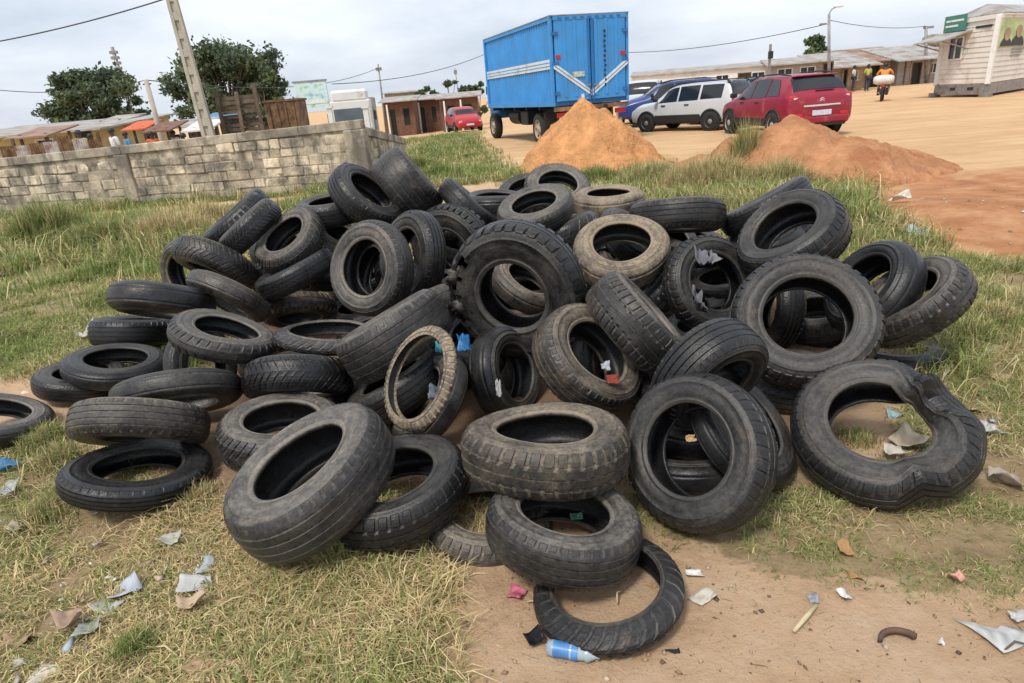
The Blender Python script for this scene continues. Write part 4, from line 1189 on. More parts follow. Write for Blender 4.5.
def person(label, loc, rz, pose, shirt, trousers, hair=None, group=None, h=1.7, hat=None):
    """joints per pose, one body mesh, clothes over it"""
    k = h / 1.7
    root = empty('person', loc, rz, label, 'person', group)
    if pose == 'stand':
        J = dict(pel=(0, 0, .92), che=(0, .01, 1.25), nek=(0, .0, 1.43), hed=(0, -.01, 1.50), top=(0, -.01, 1.62),
                 sl=(-.18, 0, 1.38), el=(-.24, .03, 1.10), wl=(-.24, -.08, .86), sr=(.18, 0, 1.38), er=(.24, .03, 1.10), wr=(.22, -.1, .86),
                 hl=(-.09, 0, .88), kl=(-.1, -.02, .48), al=(-.1, .02, .08), tl=(-.1, -.13, .03), hr=(.09, 0, .88), kr=(.1, -.02, .48), ar=(.1, .02, .08), tr=(.1, -.13, .03))
    elif pose == 'sit':
        J = dict(pel=(0, 0, .50), che=(0, -.03, .83), nek=(0, -.05, 1.01), hed=(0, -.07, 1.08), top=(0, -.08, 1.2),
                 sl=(-.18, -.03, .96), el=(-.26, -.1, .70), wl=(-.14, -.3, .58), sr=(.18, -.03, .96), er=(.26, -.1, .70), wr=(.14, -.3, .58),
                 hl=(-.1, -.05, .48), kl=(-.16, -.46, .48), al=(-.15, -.42, .08), tl=(-.15, -.56, .03), hr=(.1, -.05, .48), kr=(.16, -.46, .48), ar=(.15, -.42, .08), tr=(.15, -.56, .03))
    else:   # ride
        J = dict(pel=(0, 0, .84), che=(0, -.06, 1.18), nek=(0, -.10, 1.36), hed=(0, -.13, 1.43), top=(0, -.13, 1.55),
                 sl=(-.19, -.08, 1.31), el=(-.33, -.22, 1.09), wl=(-.31, -.52, 1.02), sr=(.19, -.08, 1.31), er=(.33, -.22, 1.09), wr=(.31, -.52, 1.02),
                 hl=(-.12, -.05, .82), kl=(-.22, -.42, .70), al=(-.18, -.22, .33), tl=(-.18, -.36, .28), hr=(.12, -.05, .82), kr=(.22, -.42, .70), ar=(.18, -.22, .33), tr=(.18, -.36, .28))
    J = {a: Vector(v) * k for a, v in J.items()}
    rad = dict(pel=.125, che=.135, nek=.055, hed=.085, top=.075, sl=.062, el=.045, wl=.032, sr=.062, er=.045, wr=.032, hl=.095, kl=.062, al=.042, tl=.035, hr=.095, kr=.062, ar=.042, tr=.035)

    def sub(names, links, m_, nm, grow, rt):
        js = [(*J[a], rad[a] * k * grow, .8 if a in ('pel', 'che') else 1) for a in names]
        ix_ = {a: i for i, a in enumerate(names)}
        return skin_mesh(nm, js, [(ix_[a], ix_[c]) for a, c in links], m_, root, ix_[rt])

    arms = [('che', 'sl'), ('sl', 'el'), ('el', 'wl'), ('che', 'sr'), ('sr', 'er'), ('er', 'wr')]
    legs = [('pel', 'hl'), ('hl', 'kl'), ('kl', 'al'), ('al', 'tl'), ('pel', 'hr'), ('hr', 'kr'), ('kr', 'ar'), ('ar', 'tr')]
    sub(list(J), [('pel', 'che'), ('che', 'nek'), ('nek', 'hed'), ('hed', 'top')] + arms + legs, M_skin, 'body', .93, 'pel')
    sub(['pel', 'che', 'sl', 'el', 'sr', 'er'], [('pel', 'che'), ('che', 'sl'), ('sl', 'el'), ('che', 'sr'), ('sr', 'er')], shirt, 'shirt', 1.12, 'pel')
    sub(['pel', 'hl', 'kl', 'al', 'hr', 'kr', 'ar'], [('pel', 'hl'), ('hl', 'kl'), ('kl', 'al'), ('pel', 'hr'), ('hr', 'kr'), ('kr', 'ar')], trousers, 'trousers', 1.14, 'pel')
    hc = (J['hed'] + J['top']) / 2
    MB().lathe([(0, .125), (.06, .115), (.095, .07), (.104, .02), (.09, -.02)], 12, hc + Vector((0, .012, .0))).build('hat' if hat else 'hair', hat or M_black, root, True)
    for x in (-1, 1): MB().lathe([(0, .02), (.018, .012), (.02, -.012), (0, -.022)], 6, hc + Vector((x * .088, .0, -.02)), 'Z').build('ear', M_skin, root, True)
    MB().add([hc + Vector(q) for q in ((0, -.115, -.03), (-.018, -.085, -.035), (.018, -.085, -.035), (0, -.085, .015))], [(0, 1, 2), (0, 3, 1), (0, 2, 3), (1, 3, 2)]).build('nose', M_skin, root)
    for x in (-.034, .034): MB().box(hc + Vector((x, -.088, .005)), (.024, .01, .012)).build('eye', M_black, root)
    MB().box(hc + Vector((0, -.085, -.062)), (.045, .01, .012)).build('mouth', M_rust, root)
    for side in ('l', 'r'):
        wv = J['w' + side]; dv = (wv - J['e' + side]).normalized(); sx_ = -1 if side == 'l' else 1
        for q in range(4):
            o_ = Vector(((q - 1.5) * .016, 0, 0))
            MB().tube([wv + o_ + dv * .03, wv + o_ + dv * (.085 + .01 * (q in (1, 2))), wv + o_ + dv * (.11 + .012 * (q in (1, 2))) + Vector((0, .012, -.014))], [.009, .008, .006], 5).build('finger', M_skin, root, True)
        MB().tube([wv + Vector((-sx_ * .025, 0, 0)) + dv * .01, wv + Vector((-sx_ * .05, -.01, 0)) + dv * .06], [.01, .008], 5).build('thumb', M_skin, root, True)
    return root


M_lime = mat('lime_cloth', (.42, .45, .10), .9, .15, 5); M_navy = mat('navy_cloth', (.04, .045, .07), .9, .15, 5)
M_wcloth = mat('white_cloth', (.65, .63, .62), .9, .12, 5); M_ocloth = mat('orange_shirt', (.80, .27, .04), .85, .1, 5)
M_khaki = mat('khaki_cloth', (.30, .23, .15), .9, .15, 5)


def seat(px, Y, py, label, m_):
    """low bench so that seated people rest on something"""
    g = on_ground(px, Y, py)
    o = empty('bench', g, 0, label, 'bench'); MB().box((0, 0, .40), (.9, .35, .05)).build('seat', M_wood, o, bevel=.01)
    for x in (-.38, .38): MB().box((x, 0, .185), (.06, .3, .38)).build('leg', M_wood, o)
    return g


def stand_at(px, Y, head_py): 
    p = along(px, head_py, Y); return Vector((p.x, p.y, ground_z(p.x, p.y))), p.z - ground_z(p.x, p.y)


for (px, hpy, Y, sh, trs, lab, hat) in ((76, 126, 24, M_lime, M_navy, 'person in lime top and dark cap standing behind the block wall', M_navy), (89, 133, 25, M_navy, M_khaki, 'person in dark navy clothes beside the lime-shirted one', None),
                                        (110, 127, 23, M_wcloth, M_navy, 'person in white shirt bending toward the stall behind the wall', None), (172, 130, 27, M_wcloth, M_khaki, 'person in white shirt by the grey-roofed stall', None),
                                        (192, 131, 26, M_khaki, M_navy, 'person in khaki shirt near the foot of the leaning pole', None), (150, 131, 25, M_orange, M_navy, 'person in red-orange top by the low brown-roofed stall', None), (182, 133, 22, M_navy, M_navy, 'person in dark blue beside the khaki-shirted one', None), (124, 131, 26, M_blue_c, M_khaki, 'person in blue shirt between white-shirted one and the orange stall', None)):
    g, hgt = stand_at(px, Y, hpy)
    person(lab, g, rnd.uniform(-.8, .8), 'stand', sh, trs, None, 'people behind the wall', h=min(1.82, max(1.3, hgt)), hat=hat)
for (px, Y, lab, sh) in ((854, 45, 'small figure in white standing at the tan shack door', M_wcloth), (868, 44, 'small figure in yellow beside the tan shack', M_lime), (886, 49, 'small figure in dark clothes under the rusty-roofed shack', M_navy)):
    g = on_ground(px, Y, 74); person(lab, g, rnd.uniform(-1, 1), 'stand', sh, M_navy, None, 'people by the far shacks', h=1.65)

# motorcyclist seen from behind
pm = along(882, 98, 31); pm.z = ground_z(pm.x, pm.y)
hdg = math.radians(180) - math.radians(32)       # person faces local -y: rides away from the viewer
bike = empty('motorcycle', pm, hdg, 'motorcycle loaded with a pale sack ridden away across the sandy yard', 'motorcycle')
for y in (-.62, .62):
    wh = MB().lathe([(.22, -.05), (.28, -.05), (.31, 0), (.28, .05), (.22, .05)], 20, (0, y, .31), 'X').build('wheel', M_rubber, bike, True)
    MB().lathe([(.225, -.03), (.20, 0), (.225, .03)], 20, (0, y, .31), 'X').build('rim', M_steel, wh, True)
    for q in range(8): MB().tube([(0, y, .31), (0, y + .21 * math.cos(q * .785), .31 + .21 * math.sin(q * .785))], .006, 4).build('spoke', M_steel, wh)
MB().tube([(0, .62, .31), (0, .3, .5), (0, -.2, .62), (0, -.45, .86)], .035, 6).build('frame', M_black, bike, True)
for x in (-.08, .08): MB().tube([(x, -.62, .31), (x, -.46, .95)], .022, 6).build('fork', M_steel, bike)
MB().tube([(-.33, -.5, 1.0), (-.1, -.46, .98), (.1, -.46, .98), (.33, -.5, 1.0)], .017, 6).build('handlebar', M_black, bike, True)
MB().box((0, .15, .74), (.24, .75, .1)).build('seat', M_black, bike, bevel=.03)
MB().box((0, -.24, .74), (.26, .38, .2)).build('fuel_tank', M_carred, bike, bevel=.06)
MB().box((0, .0, .42), (.25, .32, .28)).build('engine', M_steel, bike, bevel=.03)
MB().box((0, .68, .66), (.16, .1, .1)).build('tail_light', M_redl, bike, bevel=.02)
MB().tube([(.13, .1, .32), (.14, .7, .38)], .04, 8).build('exhaust', M_steel, bike)
for x in (-.17, .17): MB().box((x, .36, .42), (.1, .3, .3)).build('side_rack', M_black, bike)
sack = MB()
sack.lathe([(0, -.42), (.14, -.40), (.2, -.25), (.21, 0), (.2, .25), (.14, .40), (0, .42)], 14, (0, .52, .92), 'X')
tag(sack.build('sack', M_wcloth, None, True), 'pale bulging sack strapped across the motorcycle seat behind the rider', 'sack')
sk_o = bpy.data.objects['sack']; sk_o.location = pm; sk_o.rotation_euler = (0, 0, hdg)
person('rider in an orange shirt seated on the loaded motorcycle', pm, hdg, 'ride', M_ocloth, M_khaki, None, None, h=1.72)
TYRES = [  # centre, axis, diameter, width, tread, dirt, label
 (0.250,1.678,0.047, -0.091,-0.025,0.996, 0.510,0.097,'moto','d','narrow dark ring tyre lying flat on bare sand, lowest and foremost of the heap'),
 (0.126,1.884,0.152, 0.165,0.097,0.982, 0.554,0.161,'rib','g','grey tyre with thin ribs leaning under the muddy top tyre of the front stack'),
 (0.095,2.195,0.298, 0.054,0.164,0.985, 0.650,0.188,'block','b','mud-streaked block-tread tyre lying on top of the front stack of two'),
 (-0.823,2.170,0.268, -0.348,-0.122,0.929, 0.684,0.219,'rib','g','big tyre tilted on edge in dry grass with long pale tread grooves'),
 (-0.514,2.218,0.155, -0.141,-0.070,0.988, 0.598,0.167,'block','d','dark tyre with wide glossy inner sidewall propped behind the big tilted tyre'),
 (-0.154,2.140,0.012, 0.025,0.016,1.000, 0.507,0.132,'lug','b','half-hidden lug-tread tyre flat on the soil beside the front stack'),
 (0.668,2.121,0.271, -0.672,-0.530,0.517, 0.608,0.164,'block','d','large upright tyre with dusty rounded sidewall leaning beside the front stack'),
 (0.943,2.368,0.213, 0.576,-0.417,0.703, 0.576,0.115,'bald','d','slim dark tyre squeezed upright behind the large dusty upright tyre'),
 (0.811,2.435,0.442, 0.397,-0.818,-0.415, 0.506,0.182,'rib','d','smooth blue-grey tyre bending over a slimmer one above the upright tyre'),
 (1.451,2.956,0.443, -0.173,-0.752,0.636, 0.704,0.190,'block','d','big tyre facing outward like a wheel with two tyres showing through it'),
 (1.459,2.248,0.222, -0.295,-0.365,0.883, 0.677,0.169,'dent','d','black buckled tyre with a collapsed dented side over grass and litter'),
 (2.029,3.376,0.434, -0.800,-0.061,0.597, 0.575,0.190,'bald','w','shiny wet black tyre with worn tread next to the chalky one'),
 (2.160,3.226,0.396, -0.661,0.087,0.745, 0.586,0.176,'block','g','chalky pale-grey tyre at the edge of the heap against tall grass'),
 (1.599,3.500,0.738, -0.595,-0.203,0.778, 0.608,0.201,'block','d','tyre leaning backward with a small tyre visible through its centre at the heap crest'),
 (1.768,4.278,0.764, -0.410,0.277,0.869, 0.600,0.144,'rib','d','tread of a tyre standing on edge behind the crest, against green grass'),
 (1.180,4.303,0.749, -0.071,-0.256,-0.964, 0.624,0.187,'rib','g','grey-brown ribbed tyre lying level on the back of the heap near scattered litter'),
 (1.201,3.632,0.461, 0.312,-0.837,0.449, 0.600,0.150,'block','d','round tyre whose opening is stuffed with broken black plastic'),
 (0.711,3.832,0.656, -0.044,-0.464,0.885, 0.595,0.178,'bald','s','tan dust-coated tyre lying face up beside the torn truck tyre'),
 (0.055,3.376,0.593, -0.380,-0.920,-0.092, 0.779,0.210,'truck','d','huge torn truck tyre with chunky lugs and a brown tyre inside'),
 (0.139,4.358,0.342, 0.451,-0.295,0.842, 0.576,0.150,'bald','b','brown smooth tyre lodged inside the opening of the torn truck tyre'),
 (0.637,3.063,0.464, 0.760,-0.040,0.648, 0.575,0.219,'block','g','wide grey tyre showing worn slotted tread, diagonal above the pile centre'),
 (0.369,2.908,0.355, 0.579,-0.461,0.673, 0.595,0.179,'rib','b','muddy-edged tyre with red and white rags in its opening'),
 (-0.048,3.187,0.186, 0.814,-0.475,0.334, 0.529,0.159,'bald','d','smooth bulging dark tyre with silver scrap inside, beside blue plastic'),
 (-0.420,2.591,0.469, -0.628,-0.510,0.587, 0.472,0.052,'knob','s','thin sandy knobbly motorcycle tyre standing like a hoop'),
 (-0.615,3.184,0.457, -0.442,0.148,0.885, 0.616,0.247,'rib','g','wide pale grey tyre showing smooth ribbed tread above the knobbly hoop'),
 (-0.635,3.159,0.169, -0.418,0.092,0.904, 0.589,0.177,'rib','d','dark tyre wedged beneath the wide pale tread, seen through the knobbly hoop'),
 (-0.448,2.961,0.175, -0.676,-0.235,0.699, 0.527,0.137,'bald','g','pale-beaded tyre lying inside the lower part of the knobbly hoop'),
 (-0.836,3.926,0.650, -0.468,-0.813,0.346, 0.596,0.167,'rib','g','clean grey upright tyre with a second bead visible through its opening'),
 (-0.610,4.198,0.646, -0.699,-0.661,0.274, 0.595,0.155,'rib','d','dark-sided tyre standing directly behind the clean grey upright tyre'),
 (-1.031,5.030,0.946, 0.684,-0.221,0.696, 0.599,0.180,'rib','d','tyre with one deep tread groove tilted at the wall side of the heap crest'),
 (-0.738,5.293,0.980, 0.814,0.122,0.568, 0.596,0.298,'rib','g','very wide grey tread with pink dust patch, highest tyre by the wall corner'),
 (-1.323,5.105,0.864, -0.046,-0.090,0.995, 0.565,0.170,'rib','d','small dark tyre tucked below the deep-grooved tyre near the wall'),
 (-1.317,5.181,0.586, 0.574,-0.120,0.810, 0.568,0.159,'bald','b','dusty brown tyre half buried behind the clean grey upright tyre'),
 (-1.589,4.782,0.707, -0.358,-0.475,0.804, 0.581,0.174,'chev','g','light dusty tyre tilted open toward the wall with lugged shoulder'),
 (-1.524,4.564,0.502, -0.326,0.023,0.945, 0.608,0.158,'rib','w','blue-black wet-looking tyre seen edge-on as a diagonal band'),
 (-1.605,4.704,0.183, 0.083,-0.544,-0.835, 0.566,0.147,'lug','b','khaki dusty tyre tipped so its hollow faces down over a thin ring'),
 (-1.029,3.409,0.406, 0.139,0.086,0.986, 0.581,0.087,'moto','g','thin flat ring tyre with long dark slot above the chevron tread'),
 (-1.173,3.215,0.238, -0.025,-0.542,-0.840, 0.599,0.180,'chev','d','dark tyre with bold chevron tread resting on an open tyre'),
 (-1.133,2.746,0.175, 0.115,0.021,0.993, 0.598,0.179,'chev','g','grey tyre lying open behind the big tilted tyre, under the chevron tread'),
 (-1.594,3.398,0.458, 0.400,0.113,0.910, 0.598,0.120,'lug','g','slim lug-edged tyre balanced flat, slanting, over an upright ring'),
 (-1.872,3.589,0.211, 0.939,-0.321,0.124, 0.514,0.113,'bald','d','upright dark ring peeking from under the slim slanting tyre'),
 (-1.761,3.085,0.275, 0.094,-0.550,-0.830, 0.622,0.137,'bald','g','smooth powdery grey tyre lying flat above the grooved brown tread'),
 (-1.841,2.828,0.237, -0.063,-0.592,-0.803, 0.618,0.167,'rib','b','brown-grey tyre with fine grooves resting on a tyre full of grass'),
 (-1.776,2.599,0.097, 0.199,0.114,0.973, 0.613,0.110,'rib','w','slim black tyre lying in dry grass with grass growing inside it'),
 (-2.583,3.917,0.150, 0.213,0.039,0.976, 0.622,0.124,'bald','d','smooth black tyre lying open and overlapping a lower one on the sand'),
 (-2.815,3.887,0.080, 0.199,0.045,0.979, 0.545,0.131,'rib','d','charcoal tyre flat on sandy soil, outermost at the grassy side of the heap'),
 (-2.787,4.575,0.167, 0.102,0.243,0.965, 0.625,0.187,'rib','w','matt black ribbed tyre stacked between two others at the grassy side'),
 (-2.283,4.121,0.499, -0.139,-0.449,-0.883, 0.625,0.175,'bald','d','worn slate-grey tyre topping the stack at the grassy side of the heap'),
 (-1.933,4.314,0.445, -0.466,-0.562,-0.683, 0.580,0.139,'bald','b','brown dusty slick tyre slanting below the herringbone tread'),
 (-2.184,4.798,0.575, -0.414,-0.556,-0.720, 0.618,0.185,'chev','g','grey herringbone tread tyre arched over a dark hollow'),
 (-2.810,5.630,0.344, -0.446,-0.893,0.060, 0.624,0.187,'bald','b','pale upright tyre mostly hidden behind the herringbone tread'),
 (-2.453,6.049,0.703, -0.536,-0.159,0.829, 0.689,0.193,'lug','w','black lug tread standing on edge nearest the block wall, one of a leaning pair'),
 (-1.918,4.916,0.803, -0.564,-0.138,0.814, 0.533,0.171,'chev','d','charcoal fine-tread tyre on edge, second of the leaning pair by the wall'),
 (-0.385,4.856,0.512, -0.500,-0.865,-0.036, 0.718,0.187,'truck','d','large dark upright tyre with deep hollow behind the torn truck tyre'),
 (-0.233,5.203,0.765, 0.688,0.071,0.722, 0.626,0.163,'rib','d','edge of a tyre slanting behind the large dark hollow tyre'),
 (-0.035,5.346,0.759, 0.083,0.018,0.996, 0.611,0.171,'bald','d','dark flat tyre in the back row beside the slanting edge'),
 (0.255,4.795,0.788, -0.174,-0.278,0.945, 0.594,0.142,'rib','g','slate tyre tilted open on the back row below the sand heap'),
 (0.518,5.820,0.777, 0.066,-0.488,0.870, 0.609,0.158,'block','g','rearmost tyre leaning open under the foot of the sand heap'),
 (0.281,6.520,0.654, -0.073,-0.368,0.927, 0.644,0.167,'bald','d','dark tyre mostly hidden behind the two open back-row tyres'),
 (0.896,5.366,0.697, -0.021,-0.068,0.997, 0.599,0.192,'bald','s','tyre caked with tan mud on its tread, lying flat in the back row'),
 (0.469,4.831,0.568, -0.275,0.127,0.953, 0.578,0.208,'chev','d','dark lumpy tread wedged between the back row and the truck tyre'),
 (1.484,5.017,0.358, 0.134,-0.167,0.977, 0.561,0.168,'lug','d','small dark tyre squeezed under the level grey-brown tyre'),
 (1.673,3.818,0.202, -0.969,-0.066,0.240, 0.531,0.159,'rib','d','upright tyre seen through the big outward-facing tyre, hollow turned aside'),
 (1.983,3.843,0.104, -0.205,-0.069,0.976, 0.539,0.183,'lug','g','pale-lugged tyre lying inside view of the big outward-facing tyre'),
 (2.438,5.424,0.152, -0.135,-0.187,0.973, 0.627,0.163,'bald','d','small open tyre framed by the tyre leaning backward at the crest'),
 (0.488,3.281,0.171, 0.792,-0.552,0.260, 0.500,0.130,'bald','d','dark tyre standing within the muddy-edged tyre beside red rags'),
 (2.217,3.381,0.014, 0.037,0.106,0.994, 0.543,0.119,'bald','d','thin dark tyre edge hidden between the buckled tyre and the shiny one'),
 (-2.927,3.283,0.120, 0.345,0.092,0.934, 0.546,0.120,'bald','g','lone worn tyre lying apart on sand beside the grassy verge'),
 (0.732,2.418,0.038, -0.012,0.161,0.987, 0.522,0.136,'bald','d','smooth tyre lying on leaf litter inside the large upright tyre'),
 (0.028,3.632,0.020, 0.929,-0.304,0.212, 0.540,0.162,'bald','b','light brown tyre wedged inside the smooth bulging dark tyre'),
 (-0.487,5.706,0.206, 0.037,-0.277,0.960, 0.602,0.180,'bald','d',''),
 (1.652,4.711,0.102, -0.121,-0.078,0.990, 0.600,0.180,'rib','d',''),
 (-2.266,6.565,0.284, 0.051,-0.218,0.975, 0.661,0.198,'rib','d',''),
 (-0.974,4.734,0.421, -0.676,-0.617,0.404, 0.618,0.173,'bald','d',''),
 (0.823,2.662,0.068, -0.015,0.133,0.991, 0.544,0.163,'bald','d',''),
 (0.883,2.969,0.110, -0.024,0.079,0.997, 0.580,0.174,'bald','d',''),
 (1.442,3.094,0.050, -0.003,-0.008,1.000, 0.580,0.174,'rib','d',''),
 (-1.159,3.396,0.007, -0.010,0.007,1.000, 0.580,0.174,'block','d',''),
 (-0.452,3.582,0.119, 0.103,0.187,0.977, 0.580,0.174,'bald','d',''),
 (0.662,3.497,0.124, -0.068,0.085,0.994, 0.580,0.174,'block','d',''),
 (1.200,3.729,0.081, 0.075,-0.042,0.996, 0.580,0.174,'bald','d',''),
 (-1.596,4.109,0.042, 0.003,0.003,1.000, 0.580,0.174,'block','d',''),
 (-0.930,4.257,0.087, -0.046,-0.070,0.997, 0.580,0.174,'bald','d',''),
 (-0.274,4.349,0.068, 0.021,-0.013,1.000, 0.580,0.174,'rib','d',''),
 (0.289,3.981,0.064, -0.004,0.007,1.000, 0.580,0.174,'block','d',''),
 (0.883,4.457,0.084, 0.062,0.112,0.992, 0.580,0.174,'bald','d',''),
 (-1.192,4.883,0.045, -0.002,-0.023,1.000, 0.580,0.174,'block','d',''),
 (-0.369,5.147,0.076, -0.039,-0.061,0.997, 0.580,0.174,'bald','d',''),
 (0.203,5.077,0.048, 0.003,-0.002,1.000, 0.580,0.174,'rib','d',''),
 (0.926,5.243,0.028, -0.004,-0.001,1.000, 0.580,0.174,'block','d',''),
 (-0.665,5.640,0.074, 0.006,-0.064,0.998, 0.580,0.174,'bald','d',''),
 (0.105,5.671,0.103, -0.071,-0.070,0.995, 0.580,0.174,'rib','d',''),
 (0.824,5.644,0.045, -0.002,-0.001,1.000, 0.580,0.174,'block','d',''),
 (-1.306,5.550,0.094, -0.142,-0.056,0.988, 0.580,0.174,'bald','d',''),
 (-0.411,4.412,0.353, 0.134,0.100,0.986, 0.580,0.174,'bald','d',''),
 (0.706,4.569,0.383, -0.164,-0.044,0.985, 0.580,0.174,'block','d',''),
 (-0.091,5.131,0.471, 0.187,0.225,0.956, 0.580,0.174,'rib','d',''),
 (0.501,5.135,0.437, -0.250,0.124,0.960, 0.580,0.174,'block','d',''),
 (1.143,5.063,0.546, -0.257,0.147,0.955, 0.580,0.174,'bald','d',''),
 (-1.225,5.473,0.483, 0.093,0.018,0.995, 0.580,0.174,'rib','d',''),
 (0.186,5.329,0.389, 0.093,0.107,0.990, 0.580,0.174,'block','d',''),
 (0.815,5.164,0.422, -0.327,0.096,0.940, 0.580,0.174,'bald','d',''),
 (0.897,4.435,0.589, 0.560,-0.256,0.788, 0.560,0.168,'bald','d',''),
 (-1.615,5.432,0.354, 0.500,-0.257,0.827, 0.560,0.168,'rib','g',''),
 (1.230,5.686,0.209, 0.515,-0.126,0.848, 0.560,0.168,'block','d',''),
 (0.857,4.203,0.189, 0.097,0.067,0.993, 0.560,0.168,'lug','b',''),
 (1.261,4.931,0.153, 0.085,-0.394,0.915, 0.560,0.168,'bald','d',''),
 (1.152,5.133,0.177, 0.252,-0.141,0.957, 0.560,0.168,'bald','d',''),
 (0.910,3.926,0.362, -0.687,0.005,0.727, 0.560,0.168,'block','d',''),
 (1.253,4.838,0.430, 0.401,-0.579,0.710, 0.560,0.168,'block','d',''),
 (0.943,4.814,0.356, 0.153,-0.577,0.803, 0.560,0.168,'rib','g',''),
 (-0.207,3.637,0.196, 0.101,-0.338,0.936, 0.560,0.168,'bald','d',''),
 (1.930,4.387,0.530, -0.583,0.201,0.787, 0.560,0.168,'block','d',''),
 (-0.420,4.481,0.197, -0.451,-0.384,0.805, 0.560,0.168,'lug','b',''),
 (-1.802,5.164,0.322, -0.169,0.706,0.688, 0.560,0.168,'lug','b',''),
 (-0.796,4.897,0.280, 0.561,0.667,0.491, 0.560,0.168,'bald','d',''),
 (-0.532,3.794,0.356, -0.453,0.372,0.810, 0.560,0.168,'lug','b',''),
 (-0.370,5.285,0.441, 0.228,-0.292,0.929, 0.560,0.168,'lug','b',''),
 (0.705,5.541,0.256, 0.041,-0.251,0.967, 0.560,0.168,'rib','g',''),
 (1.742,4.236,0.527, -0.298,0.004,0.954, 0.560,0.168,'bald','d',''),
 (0.685,5.439,0.361, 0.617,0.456,0.641, 0.560,0.168,'block','d',''),
 (-0.554,5.526,0.545, 0.092,-0.205,0.974, 0.560,0.168,'rib','g',''),
]

# ------------------------------------------------------------------ tyres
m, n, l, b = new_mat('old_rubber')
M_tyre = m
tcn = n.new('ShaderNodeTexCoord'); oi = n.new('ShaderNodeObjectInfo')
sc = n.new('ShaderNodeSeparateColor'); l.new(oi.outputs['Color'], sc.inputs[0])
off = n.new('ShaderNodeVectorMath'); off.operation = 'SCALE'; off.inputs[0].default_value = (37, 53, 71); l.new(sc.outputs[0], off.inputs['Scale'])
ad = n.new('ShaderNodeVectorMath'); ad.operation = 'ADD'; l.new(tcn.outputs['Object'], ad.inputs[0]); l.new(off.outputs[0], ad.inputs[1])


def tn(scale, det, rough):
    t = n.new('ShaderNodeTexNoise'); t.inputs['Scale'].default_value = scale; t.inputs['Detail'].default_value = det; t.inputs['Roughness'].default_value = rough
    l.new(ad.outputs[0], t.inputs['Vector']); return t.outputs['Fac']


def mth(op, a, b_, clamp=False):
    x = n.new('ShaderNodeMath'); x.operation = op; x.use_clamp = clamp
    for i, v in enumerate((a, b_)):
        if isinstance(v, (int, float)): x.inputs[i].default_value = v
        else: l.new(v, x.inputs[i])
    return x.outputs[0]


sp = n.new('ShaderNodeSeparateXYZ'); l.new(tcn.outputs['Object'], sp.inputs[0])
sa_t = n.new('ShaderNodeAttribute'); sa_t.attribute_name = 'tone'
rad_ = mth('SQRT', mth('ADD', mth('MULTIPLY', sp.outputs[0], sp.outputs[0]), mth('MULTIPLY', sp.outputs[1], sp.outputs[1])), 0)
ring_w = mth('MULTIPLY', rad_, 46)


def tn4(scale, det, rough, w):
    t = n.new('ShaderNodeTexNoise'); t.noise_dimensions = '4D'; t.inputs['Scale'].default_value = scale; t.inputs['Detail'].default_value = det; t.inputs['Roughness'].default_value = rough
    l.new(ad.outputs[0], t.inputs['Vector']); l.new(mth('MULTIPLY', rad_, w / scale), t.inputs['W']); return t.outputs['Fac']


at = n.new('ShaderNodeAttribute'); at.attribute_name = 'tone'
sa = n.new('ShaderNodeSeparateColor'); l.new(at.outputs['Color'], sa.inputs[0])
big = ramp(n, [(.39, (0, 0, 0)), (.66, (1, 1, 1))]); l.new(tn4(5.5, 12, .72, 9), big.inputs['Fac'])
fine = ramp(n, [(.42, (0, 0, 0)), (.58, (1, 1, 1))]); l.new(tn4(55, 10, .8, 60), fine.inputs['Fac'])
ge = n.new('ShaderNodeNewGeometry'); sx = n.new('ShaderNodeSeparateXYZ'); l.new(ge.outputs['Normal'], sx.inputs[0])
upf = n.new('ShaderNodeMapRange'); upf.inputs['From Min'].default_value = -.1; upf.inputs['From Max'].default_value = 1.0; l.new(sx.outputs['Z'], upf.inputs['Value'])
d1 = mth('MULTIPLY', big.outputs['Color'], mth('ADD', .40, mth('MULTIPLY', fine.outputs['Color'], .55)))
d1 = mth('ADD', d1, mth('MULTIPLY', mth('MULTIPLY', upf.outputs[0], mth('ADD', .45, fine.outputs['Color'])), .30))
d1 = mth('ADD', d1, mth('MULTIPLY', mth('MULTIPLY', sa.outputs[0], fine.outputs['Color']), 1.5))
d1 = mth('ADD', d1, mth('MULTIPLY', sa.outputs[2], .45))
d1 = mth('MULTIPLY', d1, sc.outputs[1], True)
d1 = mth('MULTIPLY', d1, mth('SUBTRACT', 1.0, mth('MULTIPLY', sa.outputs[1], .88)), True)  # less dust on the liner: shade of the hollows put into the colour
# scattered mud splashes
mud = ramp(n, [(.56, (0, 0, 0)), (.66, (1, 1, 1))]); l.new(tn4(8, 11, .8, 10), mud.inputs['Fac'])
mudf = mth('MULTIPLY', mth('MULTIPLY', mud.outputs['Color'], mth('SUBTRACT', 1.0, sa.outputs[1])), mth('MULTIPLY', sc.outputs[2], .65), True)
base_c = ramp(n, [(.32, (.005, .0053, .0062)), (.7, (.015, .0158, .0185))]); l.new(tn(9, 6, .6), base_c.inputs['Fac'])
dustc = mixc(sc.outputs[2], (.27, .255, .23), (.33, .26, .18))
c_ = mixc(d1, base_c.outputs['Color'], dustc)
c_ = mixc(mudf, c_, (.30, .205, .12))
l.new(c_, b.inputs['Base Color'])
rg = n.new('ShaderNodeMapRange'); rg.inputs['To Min'].default_value = .24; rg.inputs['To Max'].default_value = .92; l.new(mth('ADD', d1, mth('MULTIPLY', fine.outputs['Color'], .25)), rg.inputs['Value'])
l.new(rg.outputs[0], b.inputs['Roughness'])
b.inputs['Specular IOR Level'].default_value = .42
bp = n.new('ShaderNodeBump'); bp.inputs['Strength'].default_value = .45; bp.inputs['Distance'].default_value = .006
